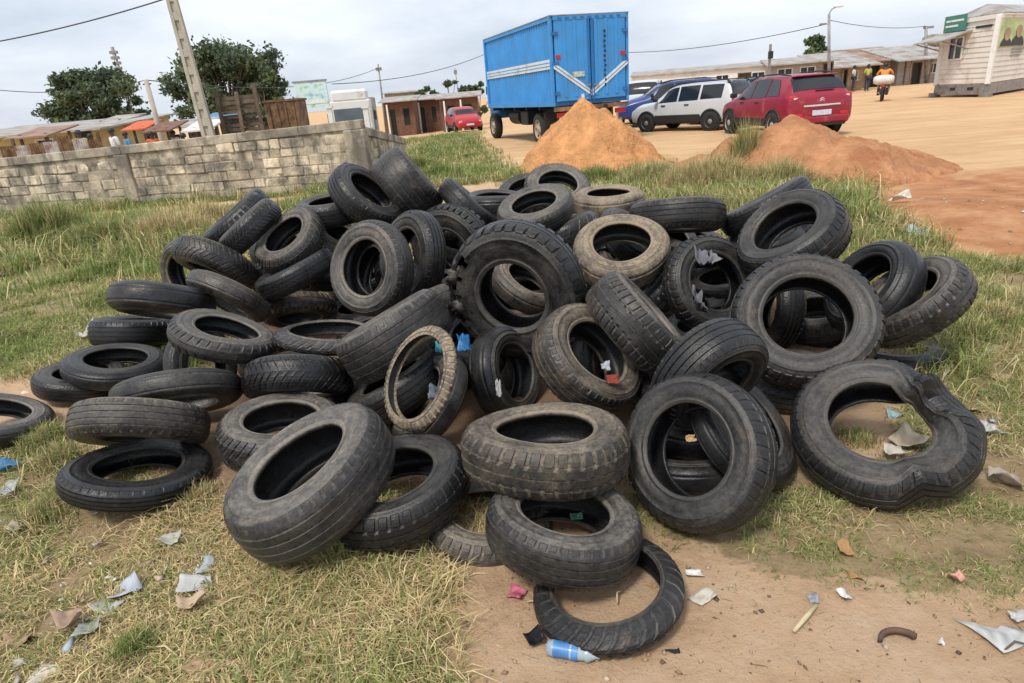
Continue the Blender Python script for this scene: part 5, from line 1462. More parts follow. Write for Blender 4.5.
l.new(mth('ADD', tn(60, 6, .7), mth('MULTIPLY', tn(14, 4, .6), 1.2)), bp.inputs['Height']); l.new(bp.outputs[0], b.inputs['Normal'])

SPEC = {  # periods round the tyre, lateral zone start |t|, lateral depth, grooves across, groove depth, chevron, crown, rim ratio
    'rib': (46, .74, .004, (-.56, -.19, .19, .56), .007, .25, .075, .57),
    'block': (40, .40, .008, (-.5, 0, .5), .009, .35, .08, .57),
    'chev': (44, .06, .007, (-.62, .62), .005, 1.3, .10, .57),
    'lug': (36, .45, .012, (-.25, .25), .006, .3, .10, .57),
    'truck': (38, .42, .018, (-.2, .2), .010, .2, .06, .48),
    'knob': (48, .12, .010, (), .0, .2, .12, .86),
    'moto': (34, .25, .006, (0,), .005, 1.1, .22, .70),
    'dent': (46, .50, .007, (-.4, 0, .4), .008, .3, .09, .56),
    'bald': (0, 9, 0, (-.5, .5), .0025, 0, .13, .58),
}


def tyre_arrays(D, w, style, seed, dent=False, torn=False):
    per, zone, ldep, grooves, gdep, chev, crown, rimr = SPEC[style]
    r = random.Random(seed)
    R_, h = D / 2, w / 2
    rim = R_ * rimr
    # --- profile of the tread
    ts = [(-1.0, 0)]
    e = .055
    gs = sorted(grooves)
    marks = sorted(set([-.95, -.86, -.72, -.35, .35, .72, .86, .95] + ([0] if 0 not in gs else [])))
    marks = [q for q in marks if all(abs(q - g) > .1 for g in gs)]
    for q in sorted(marks + list(gs)):
        if q in gs: ts += [(q - e, 0), (q - e * .6, 1), (q + e * .6, 1), (q + e, 0)]
        else: ts.append((q, 0))
    ts.append((1.0, 0))
    t = np.array([a for a, _ in ts]); gm = np.array([c for _, c in ts], float)
    # --- angles
    if per:
        k = np.arange(per)
        jit = np.array([r.uniform(-.12, .12) for _ in k])
        th = ((k[:, None] + jit[:, None] * .5) + np.array([0, .60, .67, .93])[None]) / per
        lm = np.tile(np.array([0, 0, 1, 1.]), per); th = th.ravel() * 2 * math.pi
    else:
        th = np.arange(72) / 72 * 2 * math.pi; lm = np.zeros(72)
    TH = th[:, None] + chev * np.sign(t)[None] * 0 + chev * (np.abs(t)[None] - .5) * (2 * math.pi / max(per, 30))
    wear = .65 + .35 * np.sin(TH * 1 + r.uniform(0, 6)) * np.sin(TH * 2 + r.uniform(0, 6))
    zm = (np.abs(t) > zone).astype(float)[None]
    dep = np.maximum(gm[None] * gdep, lm[:, None] * zm * ldep) * wear * 1.35
    rad = R_ * (1 - crown * np.abs(t)[None] ** 3.4) - dep
    z = np.broadcast_to(t[None] * h * .93, rad.shape)
    def ring_faces(a, c, flip=False):
        ix = np.arange(a * c).reshape(a, c); nx = np.roll(ix, -1, 0)
        f = np.stack([ix[:, :-1], nx[:, :-1], nx[:, 1:], ix[:, 1:]], -1).reshape(-1, 4)
        return f[:, ::-1] if flip else f
    # closing lips under the shoulders
    lip_r = np.full((rad.shape[0], 1), R_ * (1 - crown) - .02); 
    rad = np.concatenate([lip_r, rad, lip_r], 1); z = np.concatenate([z[:, :1] * .985, z, z[:, -1:] * .985], 1)
    TH = np.concatenate([TH[:, :1], TH, TH[:, -1:]], 1)
    grv = np.concatenate([np.zeros_like(lip_r), np.clip(dep / max(gdep, ldep, .004), 0, 1), np.zeros_like(lip_r)], 1)
    # --- sidewall profile, shoulder to bead, then the liner back to the crown
    kz = [(1.0, .90), (.95, .955), (.86, 1.0), (.80, 1.03), (.788, 1.055), (.755, 1.055), (.743, 1.035), (.58, 1.075), (.40, 1.06), (.24, .99), (.17, .93), (.155, .955), (.12, .955), (.105, .93), (.03, .90), (0, .84), (.0, .72), (.05, .68), (.2, .78), (.5, .9), (.78, .84), (.90, .62), (.93, .0)]
    r_out = R_ * (1 - crown) - .003
    sr = np.array([rim + (r_out - rim) * a for a, _ in kz]); sz = np.array([c * h for _, c in kz])
    ns = 72
    sth = np.arange(ns) / ns * 2 * math.pi
    SR = np.broadcast_to(sr, (ns, len(sr))).copy(); SZ = np.broadcast_to(sz, (ns, len(sz))).copy(); ST = np.broadcast_to(sth[:, None], SR.shape)
    ov, oa = r.uniform(.008, .03), r.uniform(0, 6.28)
    wv, wa = r.uniform(.0, .02) * D, r.uniform(0, 6.28)

    def deform(rr, tt, zz):
        rr = rr * (1 + ov * np.cos(2 * (tt - oa)) + .006 * np.sin(3 * tt + oa))
        zz = zz + wv * np.cos(2 * (tt - wa)) * (rr / R_)
        if dent:
            def bump_(c, s): return np.exp(-((np.mod(tt - c + math.pi, 2 * math.pi) - math.pi) / s) ** 2)
            fr = np.clip((rr - rim) / (R_ - rim), 0, 1)
            aa = np.mod(tt + math.pi, 2 * math.pi) - math.pi
            pa = [-3.142, -2.2, -1.85, -1.58, -1.25, -.75, -.28, .02, .30, .46, .62, .95, 1.5, 3.142]
            pr_ = [1.0, 1.02, 1.0, .96, .985, 1.02, 1.03, 1.0, .97, .91, .96, 1.01, 1.0, 1.0]
            pt_ = [0, 0, .05, .38, .1, .25, .75, 1.15, 1.2, 1.0, .75, .1, 0, 0]
            pz = [0, 0, -.01, .035, -.02, -.03, -.02, -.05, -.03, .075, .0, .0, 0, 0]
            ph = np.interp(aa, pa, pt_); rc = (rim + R_) / 2; dr_ = rr - rc
            rr, zz = rc + dr_ * np.cos(ph) - zz * np.sin(ph) * .8, dr_ * np.sin(ph) + zz * np.cos(ph)
            rr = rr * (1 + (np.interp(aa, pa, pr_) - 1) * (.10 + .90 * fr)); dzz = np.interp(aa, pa, pz) * (.3 + .7 * fr)
            zz = zz * (1 - .2 * bump_(.42, .4)) + dzz
        x, y = rr * np.cos(tt), rr * np.sin(tt)
        return np.stack([x, y, zz], -1).reshape(-1, 3)

    out = [('tread', deform(rad, TH, z), ring_faces(*rad.shape), grv.reshape(-1))]
    for sgn in (1, -1):
        V = deform(SR, ST, SZ * sgn); F_ = ring_faces(ns, len(sr), sgn < 0)
        if torn and sgn > 0:
            cen = V[F_].mean(1); an = np.arctan2(cen[:, 1], cen[:, 0]); ra = np.hypot(cen[:, 0], cen[:, 1])
            lim = .80 + .05 * np.sin(an * 17) + .03 * np.sin(an * 31)
            keep = ~((np.abs(np.mod(an - 3.05 + math.pi, 2 * math.pi) - math.pi) < .62) & (ra > R_ * lim) & (cen[:, 2] > h * .5))
            F_ = F_[keep]
        inn = np.zeros((ns, len(sr), 2)); inn[:, 16:, 0] = 1; inn[:, 11:15, 1] = 1
        out.append(('sidewall', V, F_, inn.reshape(-1, 2)))
    return out


DUST = {'d': (.25, .34), 'g': (.62, .38), 'b': (.74, .8), 'w': (.10, .15), 's': (1.2, 1.0)}


def make_tyre(row, i):
    x, y, z, nx, ny, nz, D, w, style, dirt, label = row
    nrm = Vector((nx, ny, nz)).normalized()
    if nrm.dot(Vector((x, y, z - EYE))) > 0: nrm = -nrm
    ax = Vector((1, 0, 0)) - nrm * nrm.x
    if ax.length < .3: ax = Vector((0, 1, 0)) - nrm * nrm.y
    ax.normalize(); ay = nrm.cross(ax)
    hidden = not label
    root = empty('tyre', (x, y, z), 0, label or 'dark tyre buried deep inside the heap under the others', 'tyre', 'buried tyres inside the heap' if hidden else 'scrap tyres in the heap')
    root.matrix_world = Matrix(((ax.x, ay.x, nrm.x, x), (ax.y, ay.y, nrm.y, y), (ax.z, ay.z, nrm.z, z), (0, 0, 0, 1)))
    r = random.Random(i * 13 + 5)
    spin = 0 if style in ('dent', 'truck') else r.uniform(0, 6.28)
    da, db = DUST[dirt]
    seed_c, da, db = r.random(), da * r.uniform(.85, 1.15), min(1, db * r.uniform(.7, 1.2))
    for nm, V, F_, g in tyre_arrays(D, w, style, i * 7 + 1, style == 'dent', style == 'truck' and i < 30):
        cols = np.zeros((len(V), 3), np.float32)
        if nm == 'tread': cols[:, 0] = g
        else: cols[:, 1:] = g
        me = np_mesh(nm, V, F_, cols, True)
        if nm == 'tread' and style != 'bald':
            me.polygons.foreach_set('use_smooth', np.zeros(len(me.polygons), bool))
        o = link_mesh(nm, me, M_tyre, root); o.color = (seed_c, da * ({'d': .26, 'g': .36, 'b': .5, 'w': .5, 's': .95}[dirt] if nm == 'tread' else 1.05), db, 1); o.rotation_euler = (0, 0, spin)
    return root


tyre_roots = [make_tyre(row, i) for i, row in enumerate(TYRES)]

# torn strips hanging off the truck tyre
big_t = next(t for t in tyre_roots if t['label'].startswith('huge torn'))
bD = next(r for r in TYRES if r[10].startswith('huge torn'))
for k, (a0, a1, rr0, zz) in enumerate(((2.75, 3.3, .98, .8), (3.25, 3.75, .90, 1.0))):
    V = []; R_ = bD[6] / 2; h = bD[7] / 2
    N_ = 14
    for q in range(N_):
        a = a0 + (a1 - a0) * q / (N_ - 1); j = .02 * math.sin(q * 2.3)
        for (dr, dz_) in ((0, 0), (.05 + j, .02), (.05 + j, -.02), (0, -.03)):
            V.append(((R_ * rr0 - .06 + dr) * math.cos(a), (R_ * rr0 - .06 + dr) * math.sin(a), h * zz + dz_ + .03 * math.sin(q * .5)))
    F_ = [(q * 4 + c, q * 4 + (c + 1) % 4, q * 4 + 4 + (c + 1) % 4, q * 4 + 4 + c) for q in range(N_ - 1) for c in range(4)] + [(0, 3, 2, 1), tuple(4 * N_ - 4 + c for c in range(4))]
    o = MB().add(V, F_).build('torn_strip', M_tyre, big_t, True); o.color = (.3, .5, .5, 1)

# ------------------------------------------------------------------ litter
M_lit = tone_mat('litter', .7, .1)
M_plas = tone_mat('thin_plastic', .3, .35)


def floor_at(px, py):
    d = FW + RT * ((px - 512) / FOC) + UP * ((341.5 - py) / FOC)
    p = Vector((0, 0, EYE)) + d * (-EYE / d.z)
    p.z = ground_z(p.x, p.y)
    return p, (p - Vector((0, 0, EYE))).dot(FW) / FOC


def crumple(w, d, hgt, col, seed, n_=9, fold=1.0, edge=.25):
    """a crushed sheet of film, paper or card"""
    r = random.Random(seed); V = []; cols = []
    s = r.uniform(0, 50); n_ = 7
    cn_ = [(sx_ * .5 * r.uniform(.62, 1.1), sy_ * .5 * r.uniform(.55, 1.15)) for sy_ in (-1, 1) for sx_ in (-1, 1)]
    cre = [(r.uniform(0, 3.14), r.uniform(-.25, .25), r.uniform(.5, 1.4) * r.choice((-1, 1, 1))) for _ in range(4)]
    for j in range(n_):
        for i in range(n_):
            u, v = i / (n_ - 1) - .5, j / (n_ - 1) - .5
            q = noise.fractal(Vector((u * 3 * fold + s, v * 3 * fold - s, s)), 1, 2, 3)
            k = 1 + edge * .45 * noise.noise(Vector((u * 3 + s, v * 3, s)))
            zz = hgt * .6 * (.25 + .35 * q + sum(g_ * abs(math.cos(a_) * u + math.sin(a_) * v - o_) for a_, o_, g_ in cre))
            a_, b_ = u + .5, v + .5
            X_ = (cn_[0][0] * (1 - a_) + cn_[1][0] * a_) * (1 - b_) + (cn_[2][0] * (1 - a_) + cn_[3][0] * a_) * b_
            Y_ = (cn_[0][1] * (1 - a_) + cn_[1][1] * a_) * (1 - b_) + (cn_[2][1] * (1 - a_) + cn_[3][1] * a_) * b_
            V.append((X_ * w * k, Y_ * d * k, max(-.012, zz)))
            c = r.uniform(.85, 1.08) * (.72 if noise.noise(Vector((u * 6 + s, v * 6, -s))) > .22 else 1); cols.append([min(1, a * c) for a in col])
    F_ = [(j * n_ + i, j * n_ + i + 1, j * n_ + n_ + i + 1, j * n_ + n_ + i) for j in range(n_ - 1) for i in range(n_ - 1)]
    return np.array(V), np.array(F_), np.array(cols)


def litter(name, label, px, py, wpx, dpx, hgt, col, cat, seed, mat_=None, fold=1.0, edge=.3, z=None, rz=None, group=None, lift=0):
    p, s = floor_at(px, py)
    r = random.Random(seed)
    V, F_, cl = crumple(wpx * s * .88, max(dpx * s * 1.3, .02), hgt, col, seed, 9, fold, edge)
    o = link_mesh(name, np_mesh(name, V, F_, cl), mat_ or M_lit)
    o.location = p + Vector((0, 0, .004 + lift)); o.rotation_euler = (r.uniform(-.12, .12), r.uniform(-.12, .12), r.uniform(-.5, .5) if rz is None else rz)
    sd = o.modifiers.new('thickness', 'SOLIDIFY'); sd.thickness = .002
    return tag(o, label, cat, group)


WH, CL, BR, BL, CY = (.72, .72, .70), (.55, .58, .57), (.40, .27, .17), (.10, .28, .50), (.42, .60, .62)
L_ITEMS = [
    ('plastic_bag', 'clear white plastic bag lying flat on bare sand, largest on the sandy corner', 992, 632, 52, 40, .02, WH, 'plastic bag', M_plas),
    ('plastic_wrapper', 'crumpled blue-and-white wrapper standing up in dry grass', 126, 592, 36, 20, .06, (.60, .64, .70), 'wrapper', M_plas),
    ('plastic_wrapper', 'torn white film spread below the blue-and-white wrapper', 108, 607, 40, 20, .04, (.62, .64, .58), 'wrapper', M_plas),
    ('plastic_wrapper', 'small pale blue wrapper piece above two paper scraps in the grass', 207, 568, 22, 18, .05, (.55, .60, .66), 'wrapper', M_plas),
    ('paper_scrap', 'grey-and-white printed paper folded in the grass', 200, 588, 40, 16, .04, (.55, .55, .53), 'paper', None),
    ('paper_scrap', 'tan torn paper just below the grey-and-white paper', 196, 608, 34, 12, .04, (.55, .42, .30), 'paper', None),
    ('cardboard_piece', 'square brown cardboard piece with a pink corner nearby', 203, 672, 40, 22, .02, (.42, .28, .17), 'cardboard', None),
    ('plastic_wrapper', 'small pink scrap beside the square brown cardboard', 228, 668, 14, 8, .02, (.75, .25, .40), 'wrapper', M_plas),
    ('carton', 'flattened white carton at the edge of the dry grass', 50, 672, 44, 22, .03, (.66, .58, .48), 'carton', None),
    ('cardboard_piece', 'brown curled cardboard strip in dry grass beside the white carton', 22, 642, 40, 16, .05, (.38, .25, .16), 'cardboard', None),
    ('plastic_wrapper', 'faded green-grey film bunch near the torn white film', 92, 632, 30, 18, .05, (.50, .54, .48), 'wrapper', M_plas),
    ('paper_scrap', 'pale brown crumpled paper near the faded green-grey film', 75, 628, 30, 18, .05, (.50, .36, .26), 'paper', None),
    ('plastic_wrapper', 'pale film caught in tall dry grass below the grass-filled tyre', 172, 543, 24, 14, .04, (.62, .62, .56), 'wrapper', M_plas),
    ('plastic_wrapper', 'blue plastic shred beside the lone worn tyre', 8, 473, 22, 12, .05, BL, 'wrapper', M_plas),
    ('plastic_wrapper', 'white plastic shred under the blue shred beside the lone worn tyre', 10, 497, 26, 22, .05, (.62, .66, .66), 'wrapper', M_plas),
    ('paper_scrap', 'small white torn paper on sand by the charcoal tyre', 24, 393, 24, 8, .02, (.75, .68, .6), 'paper', None),
    ('foam_slab', 'pale grey slab fragment leaning behind the smooth black tyre', 90, 342, 20, 12, .09, (.52, .50, .46), 'slab', None),
    ('plastic_wrapper', 'beige film in the grass straight below the blue shred', 20, 533, 28, 10, .03, (.62, .56, .45), 'wrapper', M_plas),
    ('plastic_wrapper', 'pink-red wrapper scrap on soil beside the foremost ring tyre', 516, 596, 24, 14, .03, (.75, .22, .32), 'wrapper', M_plas),
    ('plastic_bag', 'crushed black plastic at the edge of the foremost ring tyre', 535, 640, 24, 13, .03, (.02, .02, .022), 'plastic bag', M_plas),
    ('paper_scrap', 'card with green print beside the foremost ring tyre', 702, 597, 28, 14, .012, (.60, .55, .46), 'paper', None),
    ('paper_scrap', 'thin white paper strip by the foremost ring tyre', 694, 576, 20, 6, .01, (.72, .7, .66), 'paper', None),
    ('plastic_wrapper', 'small black scrap on sand in front of the foremost ring tyre', 672, 650, 16, 8, .02, (.04, .045, .05), 'wrapper', M_plas),
    ('dry_leaf', 'curled orange dry leaf in short grass before the buckled tyre', 853, 574, 20, 16, .04, (.46, .26, .11), 'leaf', None),
    ('dry_leaf', 'thin orange dry leaf just above the curled one', 844, 553, 14, 16, .04, (.42, .24, .11), 'leaf', None),
    ('paper_scrap', 'tiny white crumpled paper at the grass edge on sand', 843, 598, 14, 10, .03, WH, 'paper', None),
    ('paper_scrap', 'tiny white flake on bare sand beside the clear bag', 940, 644, 10, 6, .02, WH, 'paper', None),
    ('plastic_wrapper', 'pinkish scrap in the short grass', 957, 583, 16, 10, .02, (.68, .36, .28), 'wrapper', None),
    ('plastic_wrapper', 'white plastic fragment at the far edge of the sandy corner', 1018, 622, 24, 12, .03, WH, 'wrapper', M_plas),
    ('plastic_bag', 'white crumpled bag beside the dented flank of the buckled tyre', 990, 435, 26, 16, .06, WH, 'plastic bag', M_plas),
    ('cardboard_piece', 'orange-brown board fragment near the dented flank of the buckled tyre', 972, 412, 26, 10, .04, (.58, .34, .18), 'cardboard', None),
    ('plastic_bag', 'dirty pale bag heap below the white crumpled bag', 1006, 486, 34, 28, .06, (.55, .47, .40), 'plastic bag', M_plas),
    ('paper_scrap', 'white paper by the grass behind the buckled tyre', 942, 374, 20, 10, .03, WH, 'paper', None),
    ('plastic_wrapper', 'white plastic bit in dry grass beside the chalky tyre', 988, 352, 18, 10, .03, WH, 'wrapper', M_plas),
    ('paper_scrap', 'tan flat paper inside the opening of the buckled tyre', 905, 445, 30, 24, .05, (.62, .50, .36), 'paper', None),
    ('paper_scrap', 'pale crushed paper under the tan flat paper inside the buckled tyre', 893, 458, 28, 14, .04, (.66, .60, .52), 'paper', None),
    ('plastic_wrapper', 'small turquoise wrapper inside the buckled tyre', 893, 417, 18, 8, .03, CY, 'wrapper', M_plas),
    ('plastic_bag', 'pale blue-white bag on red soil beside the chalky tyre', 918, 241, 18, 14, .10, (.58, .70, .70), 'plastic bag', M_plas),
    ('plastic_bag', 'white bag in green grass behind the shiny wet tyre', 868, 240, 24, 12, .10, WH, 'plastic bag', M_plas),
    ('plastic_bag', 'small white bag in the grass beyond the wet tyre', 882, 226, 14, 8, .10, WH, 'plastic bag', M_plas),
    ('paper_scrap', 'long pale card at the edge of the red soil', 900, 209, 26, 8, .06, (.68, .62, .52), 'paper', None),
    ('plastic_bag', 'white bag among dry weeds before the laterite heap', 728, 157, 24, 14, .16, WH, 'plastic bag', M_plas),
    ('plastic_bag', 'round white bundle beside the dry weeds', 712, 168, 16, 14, .16, CL, 'plastic bag', M_plas),
    ('plastic_bag', 'dusty white litter strewn at the foot of the sand heap', 652, 172, 22, 12, .12, (.66, .62, .56), 'plastic bag', M_plas),
    ('plastic_bag', 'white litter under the sand heap nearest the flat grey-brown tyre', 664, 168, 16, 9, .12, WH, 'plastic bag', M_plas),
    ('cardboard_piece', 'brown board leaning at the foot of the sand heap', 672, 166, 24, 8, .10, (.50, .30, .16), 'cardboard', None),
    ('paper_scrap', 'white sheet lying on the slope of the laterite heap', 782, 165, 16, 8, .10, WH, 'paper', None),
    ('plastic_bag', 'grey-white film in weeds above the crest tyres', 748, 181, 16, 9, .10, CL, 'plastic bag', M_plas),
    ('paper_scrap', 'pale scrap lying by the tyre standing on edge at the crest', 846, 196, 16, 8, .08, (.68, .6, .5), 'paper', None),
    ('paper_scrap', 'pale scrap at the foot of the laterite heap', 880, 185, 16, 6, .06, (.66, .58, .48), 'paper', None),
    ('paper_scrap', 'small white scrap on grass between wall corner and sand heap', 467, 158, 10, 8, .10, WH, 'paper', None),
    ('plastic_bag', 'black rag of plastic on the soil beyond the chalky tyre', 908, 255, 8, 8, .08, (.02, .02, .02), 'plastic bag', None),
    ('cardboard_piece', 'tan board by the white bag near the buckled tyre', 1000, 380, 22, 10, .03, (.48, .34, .22), 'cardboard', None),
    ('plastic_wrapper', 'small blue-grey wrapper in thin grass by the sandy corner', 812, 600, 10, 12, .03, (.5, .56, .6), 'wrapper', M_plas),
]
for i, (nm, lab, px, py, w_, d_, hg, co, ct, mm) in enumerate(L_ITEMS):
    litter(nm, lab, px, py, w_, d_, hg, co, ct, 100 + i, mm, 1.2 if mm else .7, lift=.04 if py < 260 else 0)

# bottle with a blue label by the ring tyre
p, s = floor_at(572, 656)
bt = empty('plastic_bottle', p + Vector((0, 0, .02)), math.radians(-18), 'crushed clear bottle with blue label beside the foremost ring tyre', 'bottle')
MB().lathe([(0, -.075), (.022, -.075), (.025, -.06), (.022, -.03), (.025, .0), (.021, .04), (.025, .05), (.010, .075), (.010, .085), (0, .085)], 12, (0, 0, .0), 'X').build('bottle_body', mat('clear_plastic', (.45, .55, .62), .15, .2, 10, trans=.3), bt, True)
MB().lathe([(.0258, -.055), (.0235, -.02), (.0262, .02)], 12, (0, 0, 0), 'X').build('paper_label', mat('blue_label', (.07, .22, .50), .4, .3, 30), bt, True)
# stick, palm strip and rubber scrap on the sand
p, s = floor_at(806, 622)
st = MB().tube([(-.06, -.045, .012), (0, 0, .022), (.055, .05, .012)], [.006, .008, .005], 6).build('palm_stalk', mat('pale_stalk', (.56, .48, .28), .8, .2, 20), None, True)
st.location = p; tag(st, 'pale dry palm stalk lying on the bare sand', 'stalk')
p, s = floor_at(900, 647)
sb = MB(); N_ = 12
V = []
for q in range(N_):
    a = math.radians(20 + 140 * q / (N_ - 1))
    for rr, zz in ((.062, 0), (.062, .02), (.048, .022), (.048, .002)): V.append((rr * math.cos(a), rr * math.sin(a) * .8, zz + .006))
F_ = [(q * 4 + c, q * 4 + (c + 1) % 4, q * 4 + 4 + (c + 1) % 4, q * 4 + 4 + c) for q in range(N_ - 1) for c in range(4)] + [(0, 3, 2, 1), tuple(4 * N_ - 4 + c for c in range(4))]
o = sb.add(V, F_).build('rubber_scrap', mat('brown_rubber', (.11, .065, .045), .8, .25, 20), None, True); o.location = p; tag(o, 'curved brown rubber scrap half sunk in the sand', 'rubber scrap')
for i, (px, py, ln, an, lab) in enumerate(((235, 607, .2, .45, 'long straw stem across the dry grass'), (620, 600, .06, 1.1, 'short straw inside the foremost ring tyre'), (165, 655, .12, -.4, 'bent twig in green grass by the brown cardboard'), (1016, 652, .08, .1, 'thin dark twig beside the clear bag'), (540, 608, .09, -.4, 'white straw on soil by the pink-red scrap'), (425, 560, .12, .05, 'dark stick on soil under the front stack'))):
    p, s = floor_at(px, py)
    o = MB().tube([(-ln / 2, 0, .012), (0, .01, .028), (ln / 2, .0, .016)], [.003, .0035, .002], 5).build('twig', mat('straw_stem', (.55, .46, .28), .8, .2, 20) if i not in (3, 5) else M_bark, None, True)
    o.location = p; o.rotation_euler = (0, 0, an); tag(o, lab, 'twig')


def tucked(px, py, depth, wpx, hpx, col, nm, lab, cat, seed, mm=None, fold=1.4):
    """scrap lodged between the tyres"""
    d = FW + RT * ((px - 512) / FOC) + UP * ((341.5 - py) / FOC)
    p = Vector((0, 0, EYE)) + d * depth; s = depth / FOC
    V, F_, cl = crumple(wpx * s * .88, hpx * s * 1.2, hpx * s * .5, col, seed, 9, fold, .5)
    V[:, 2] += np.random.RandomState(seed).uniform(-.5, .5, len(V)) * hpx * s * .45
    o = link_mesh(nm, np_mesh(nm, V, F_, cl), mm or M_lit); o.location = p; o.rotation_euler = (math.radians(35), 0, 0)
    sd = o.modifiers.new('thickness', 'SOLIDIFY'); sd.thickness = .003
    tag(o, lab, cat)


tucked(464, 344, 3.05, 17, 13, (.04, .20, .46), 'plastic_bag', 'bright blue plastic wedged beside the knobbly hoop tyre', 'plastic bag', 401, M_plas)
tucked(440, 350, 3.05, 10, 12, (.10, .38, .45), 'plastic_bag', 'teal plastic scrap inside the top of the knobbly hoop', 'plastic bag', 402, M_plas)
tucked(612, 380, 3.0, 13, 8, (.28, .06, .04), 'rag', 'red rag inside the muddy-edged tyre', 'rag', 403)
tucked(606, 366, 3.02, 13, 8, (.45, .47, .52), 'rag', 'white rag above the red one inside the muddy-edged tyre', 'rag', 404)
tucked(499, 390, 2.95, 6, 14, (.45, .45, .45), 'foil_scrap', 'crumpled silver foil inside the smooth bulging tyre', 'foil', 405)
tucked(435, 393, 2.95, 16, 18, (.20, .23, .27), 'plastic_bag', 'dark blue-grey plastic inside the knobbly hoop', 'plastic bag', 406, M_plas)
tucked(700, 264, 3.45, 16, 20, (.16, .16, .18), 'plastic_shard', 'grey plastic shard at the upper edge of the stuffed tyre', 'plastic shard', 407, None, .7)
tucked(715, 258, 3.5, 14, 12, (.22, .22, .23), 'plastic_shard', 'ring-shaped grey shard in the stuffed tyre', 'plastic shard', 408, None, .7)
tucked(716, 303, 3.35, 22, 10, (.02, .02, .024), 'plastic_shard', 'black plastic tube end in the stuffed tyre', 'plastic shard', 409, None, .5)
tucked(697, 308, 3.35, 12, 26, (.17, .17, .19), 'plastic_shard', 'long grey shard at the lower edge of the stuffed tyre', 'plastic shard', 410, None, .5)
tucked(577, 517, 2.12, 18, 6, (.008, .045, .028), 'plastic_bag', 'dark green net scrap between the two front stack tyres', 'plastic bag', 411, M_plas)
tucked(690, 440, 2.35, 12, 8, (.5, .33, .16), 'dry_leaf', 'brown dry leaf inside the large upright tyre', 'leaf', 412)

# ------------------------------------------------------------------ grass
def vnoise(x, y, s, seed):
    """value noise on arrays"""
    x = x * s + seed * 17.3; y = y * s - seed * 9.1
    xi, yi = np.floor(x).astype(np.int64), np.floor(y).astype(np.int64); fx, fy = x - xi, y - yi
    fx, fy = fx * fx * (3 - 2 * fx), fy * fy * (3 - 2 * fy)
    def hsh(a, b_):
        v = (a * 374761393 + b_ * 668265263 + seed * 1442695) & 0x7fffffff; v = (v ^ (v >> 13)) * 1274126177 & 0x7fffffff
        return (v ^ (v >> 16)) % 10007 / 10007.0
    return (hsh(xi, yi) * (1 - fx) + hsh(xi + 1, yi) * fx) * (1 - fy) + (hsh(xi, yi + 1) * (1 - fx) + hsh(xi + 1, yi + 1) * fx) * fy


def lookup(A, x, y):
    i = np.clip(np.searchsorted(xs, x) - 1, 0, len(xs) - 2); j = np.clip(np.searchsorted(ys, y) - 1, 0, len(ys) - 2)
    fx = (x - xs[i]) / (xs[i + 1] - xs[i]); fy = (y - ys[j]) / (ys[j + 1] - ys[j])
    return (A[j, i] * (1 - fx) + A[j, i + 1] * fx) * (1 - fy) + (A[j + 1, i] * (1 - fx) + A[j + 1, i + 1] * fx) * fy


GREEN = np.array([(.22, .28, .08), (.28, .34, .10), (.16, .22, .065), (.34, .37, .14)])
STRAW = np.array([(.68, .56, .29), (.78, .66, .38), (.60, .47, .25), (.54, .43, .21), (.42, .31, .16)])


def blades(P, h, width, lean, cols, r):
    """three-triangle bent blades; P (n,3)"""
    n_ = len(P)
    a = r.uniform(0, 2 * np.pi, n_); d = np.stack([np.cos(a), np.sin(a), np.zeros(n_)], 1); s = np.stack([-d[:, 1], d[:, 0], np.zeros(n_)], 1)
    wv = (width / 2)[:, None]
    up = np.array([0, 0, 1.])
    mid = P + d * (lean * h * .35)[:, None] + up * (h * (.62 - .15 * lean))[:, None]
    tip = P + d * (lean * h * 1.0)[:, None] + up * (h * np.maximum(.12, 1 - .55 * lean))[:, None]
    V = np.stack([P - s * wv, P + s * wv, mid - s * wv * .7, mid + s * wv * .7, tip], 1).reshape(-1, 3)
    b0 = np.arange(n_)[:, None] * 5
    F_ = np.concatenate([b0 + np.array([[0, 1, 3]]), b0 + np.array([[0, 3, 2]]), b0 + np.array([[2, 3, 4]])], 1).reshape(-1, 3)
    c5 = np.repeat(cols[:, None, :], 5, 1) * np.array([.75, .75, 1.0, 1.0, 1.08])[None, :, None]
    return V, F_, c5.reshape(-1, 3)


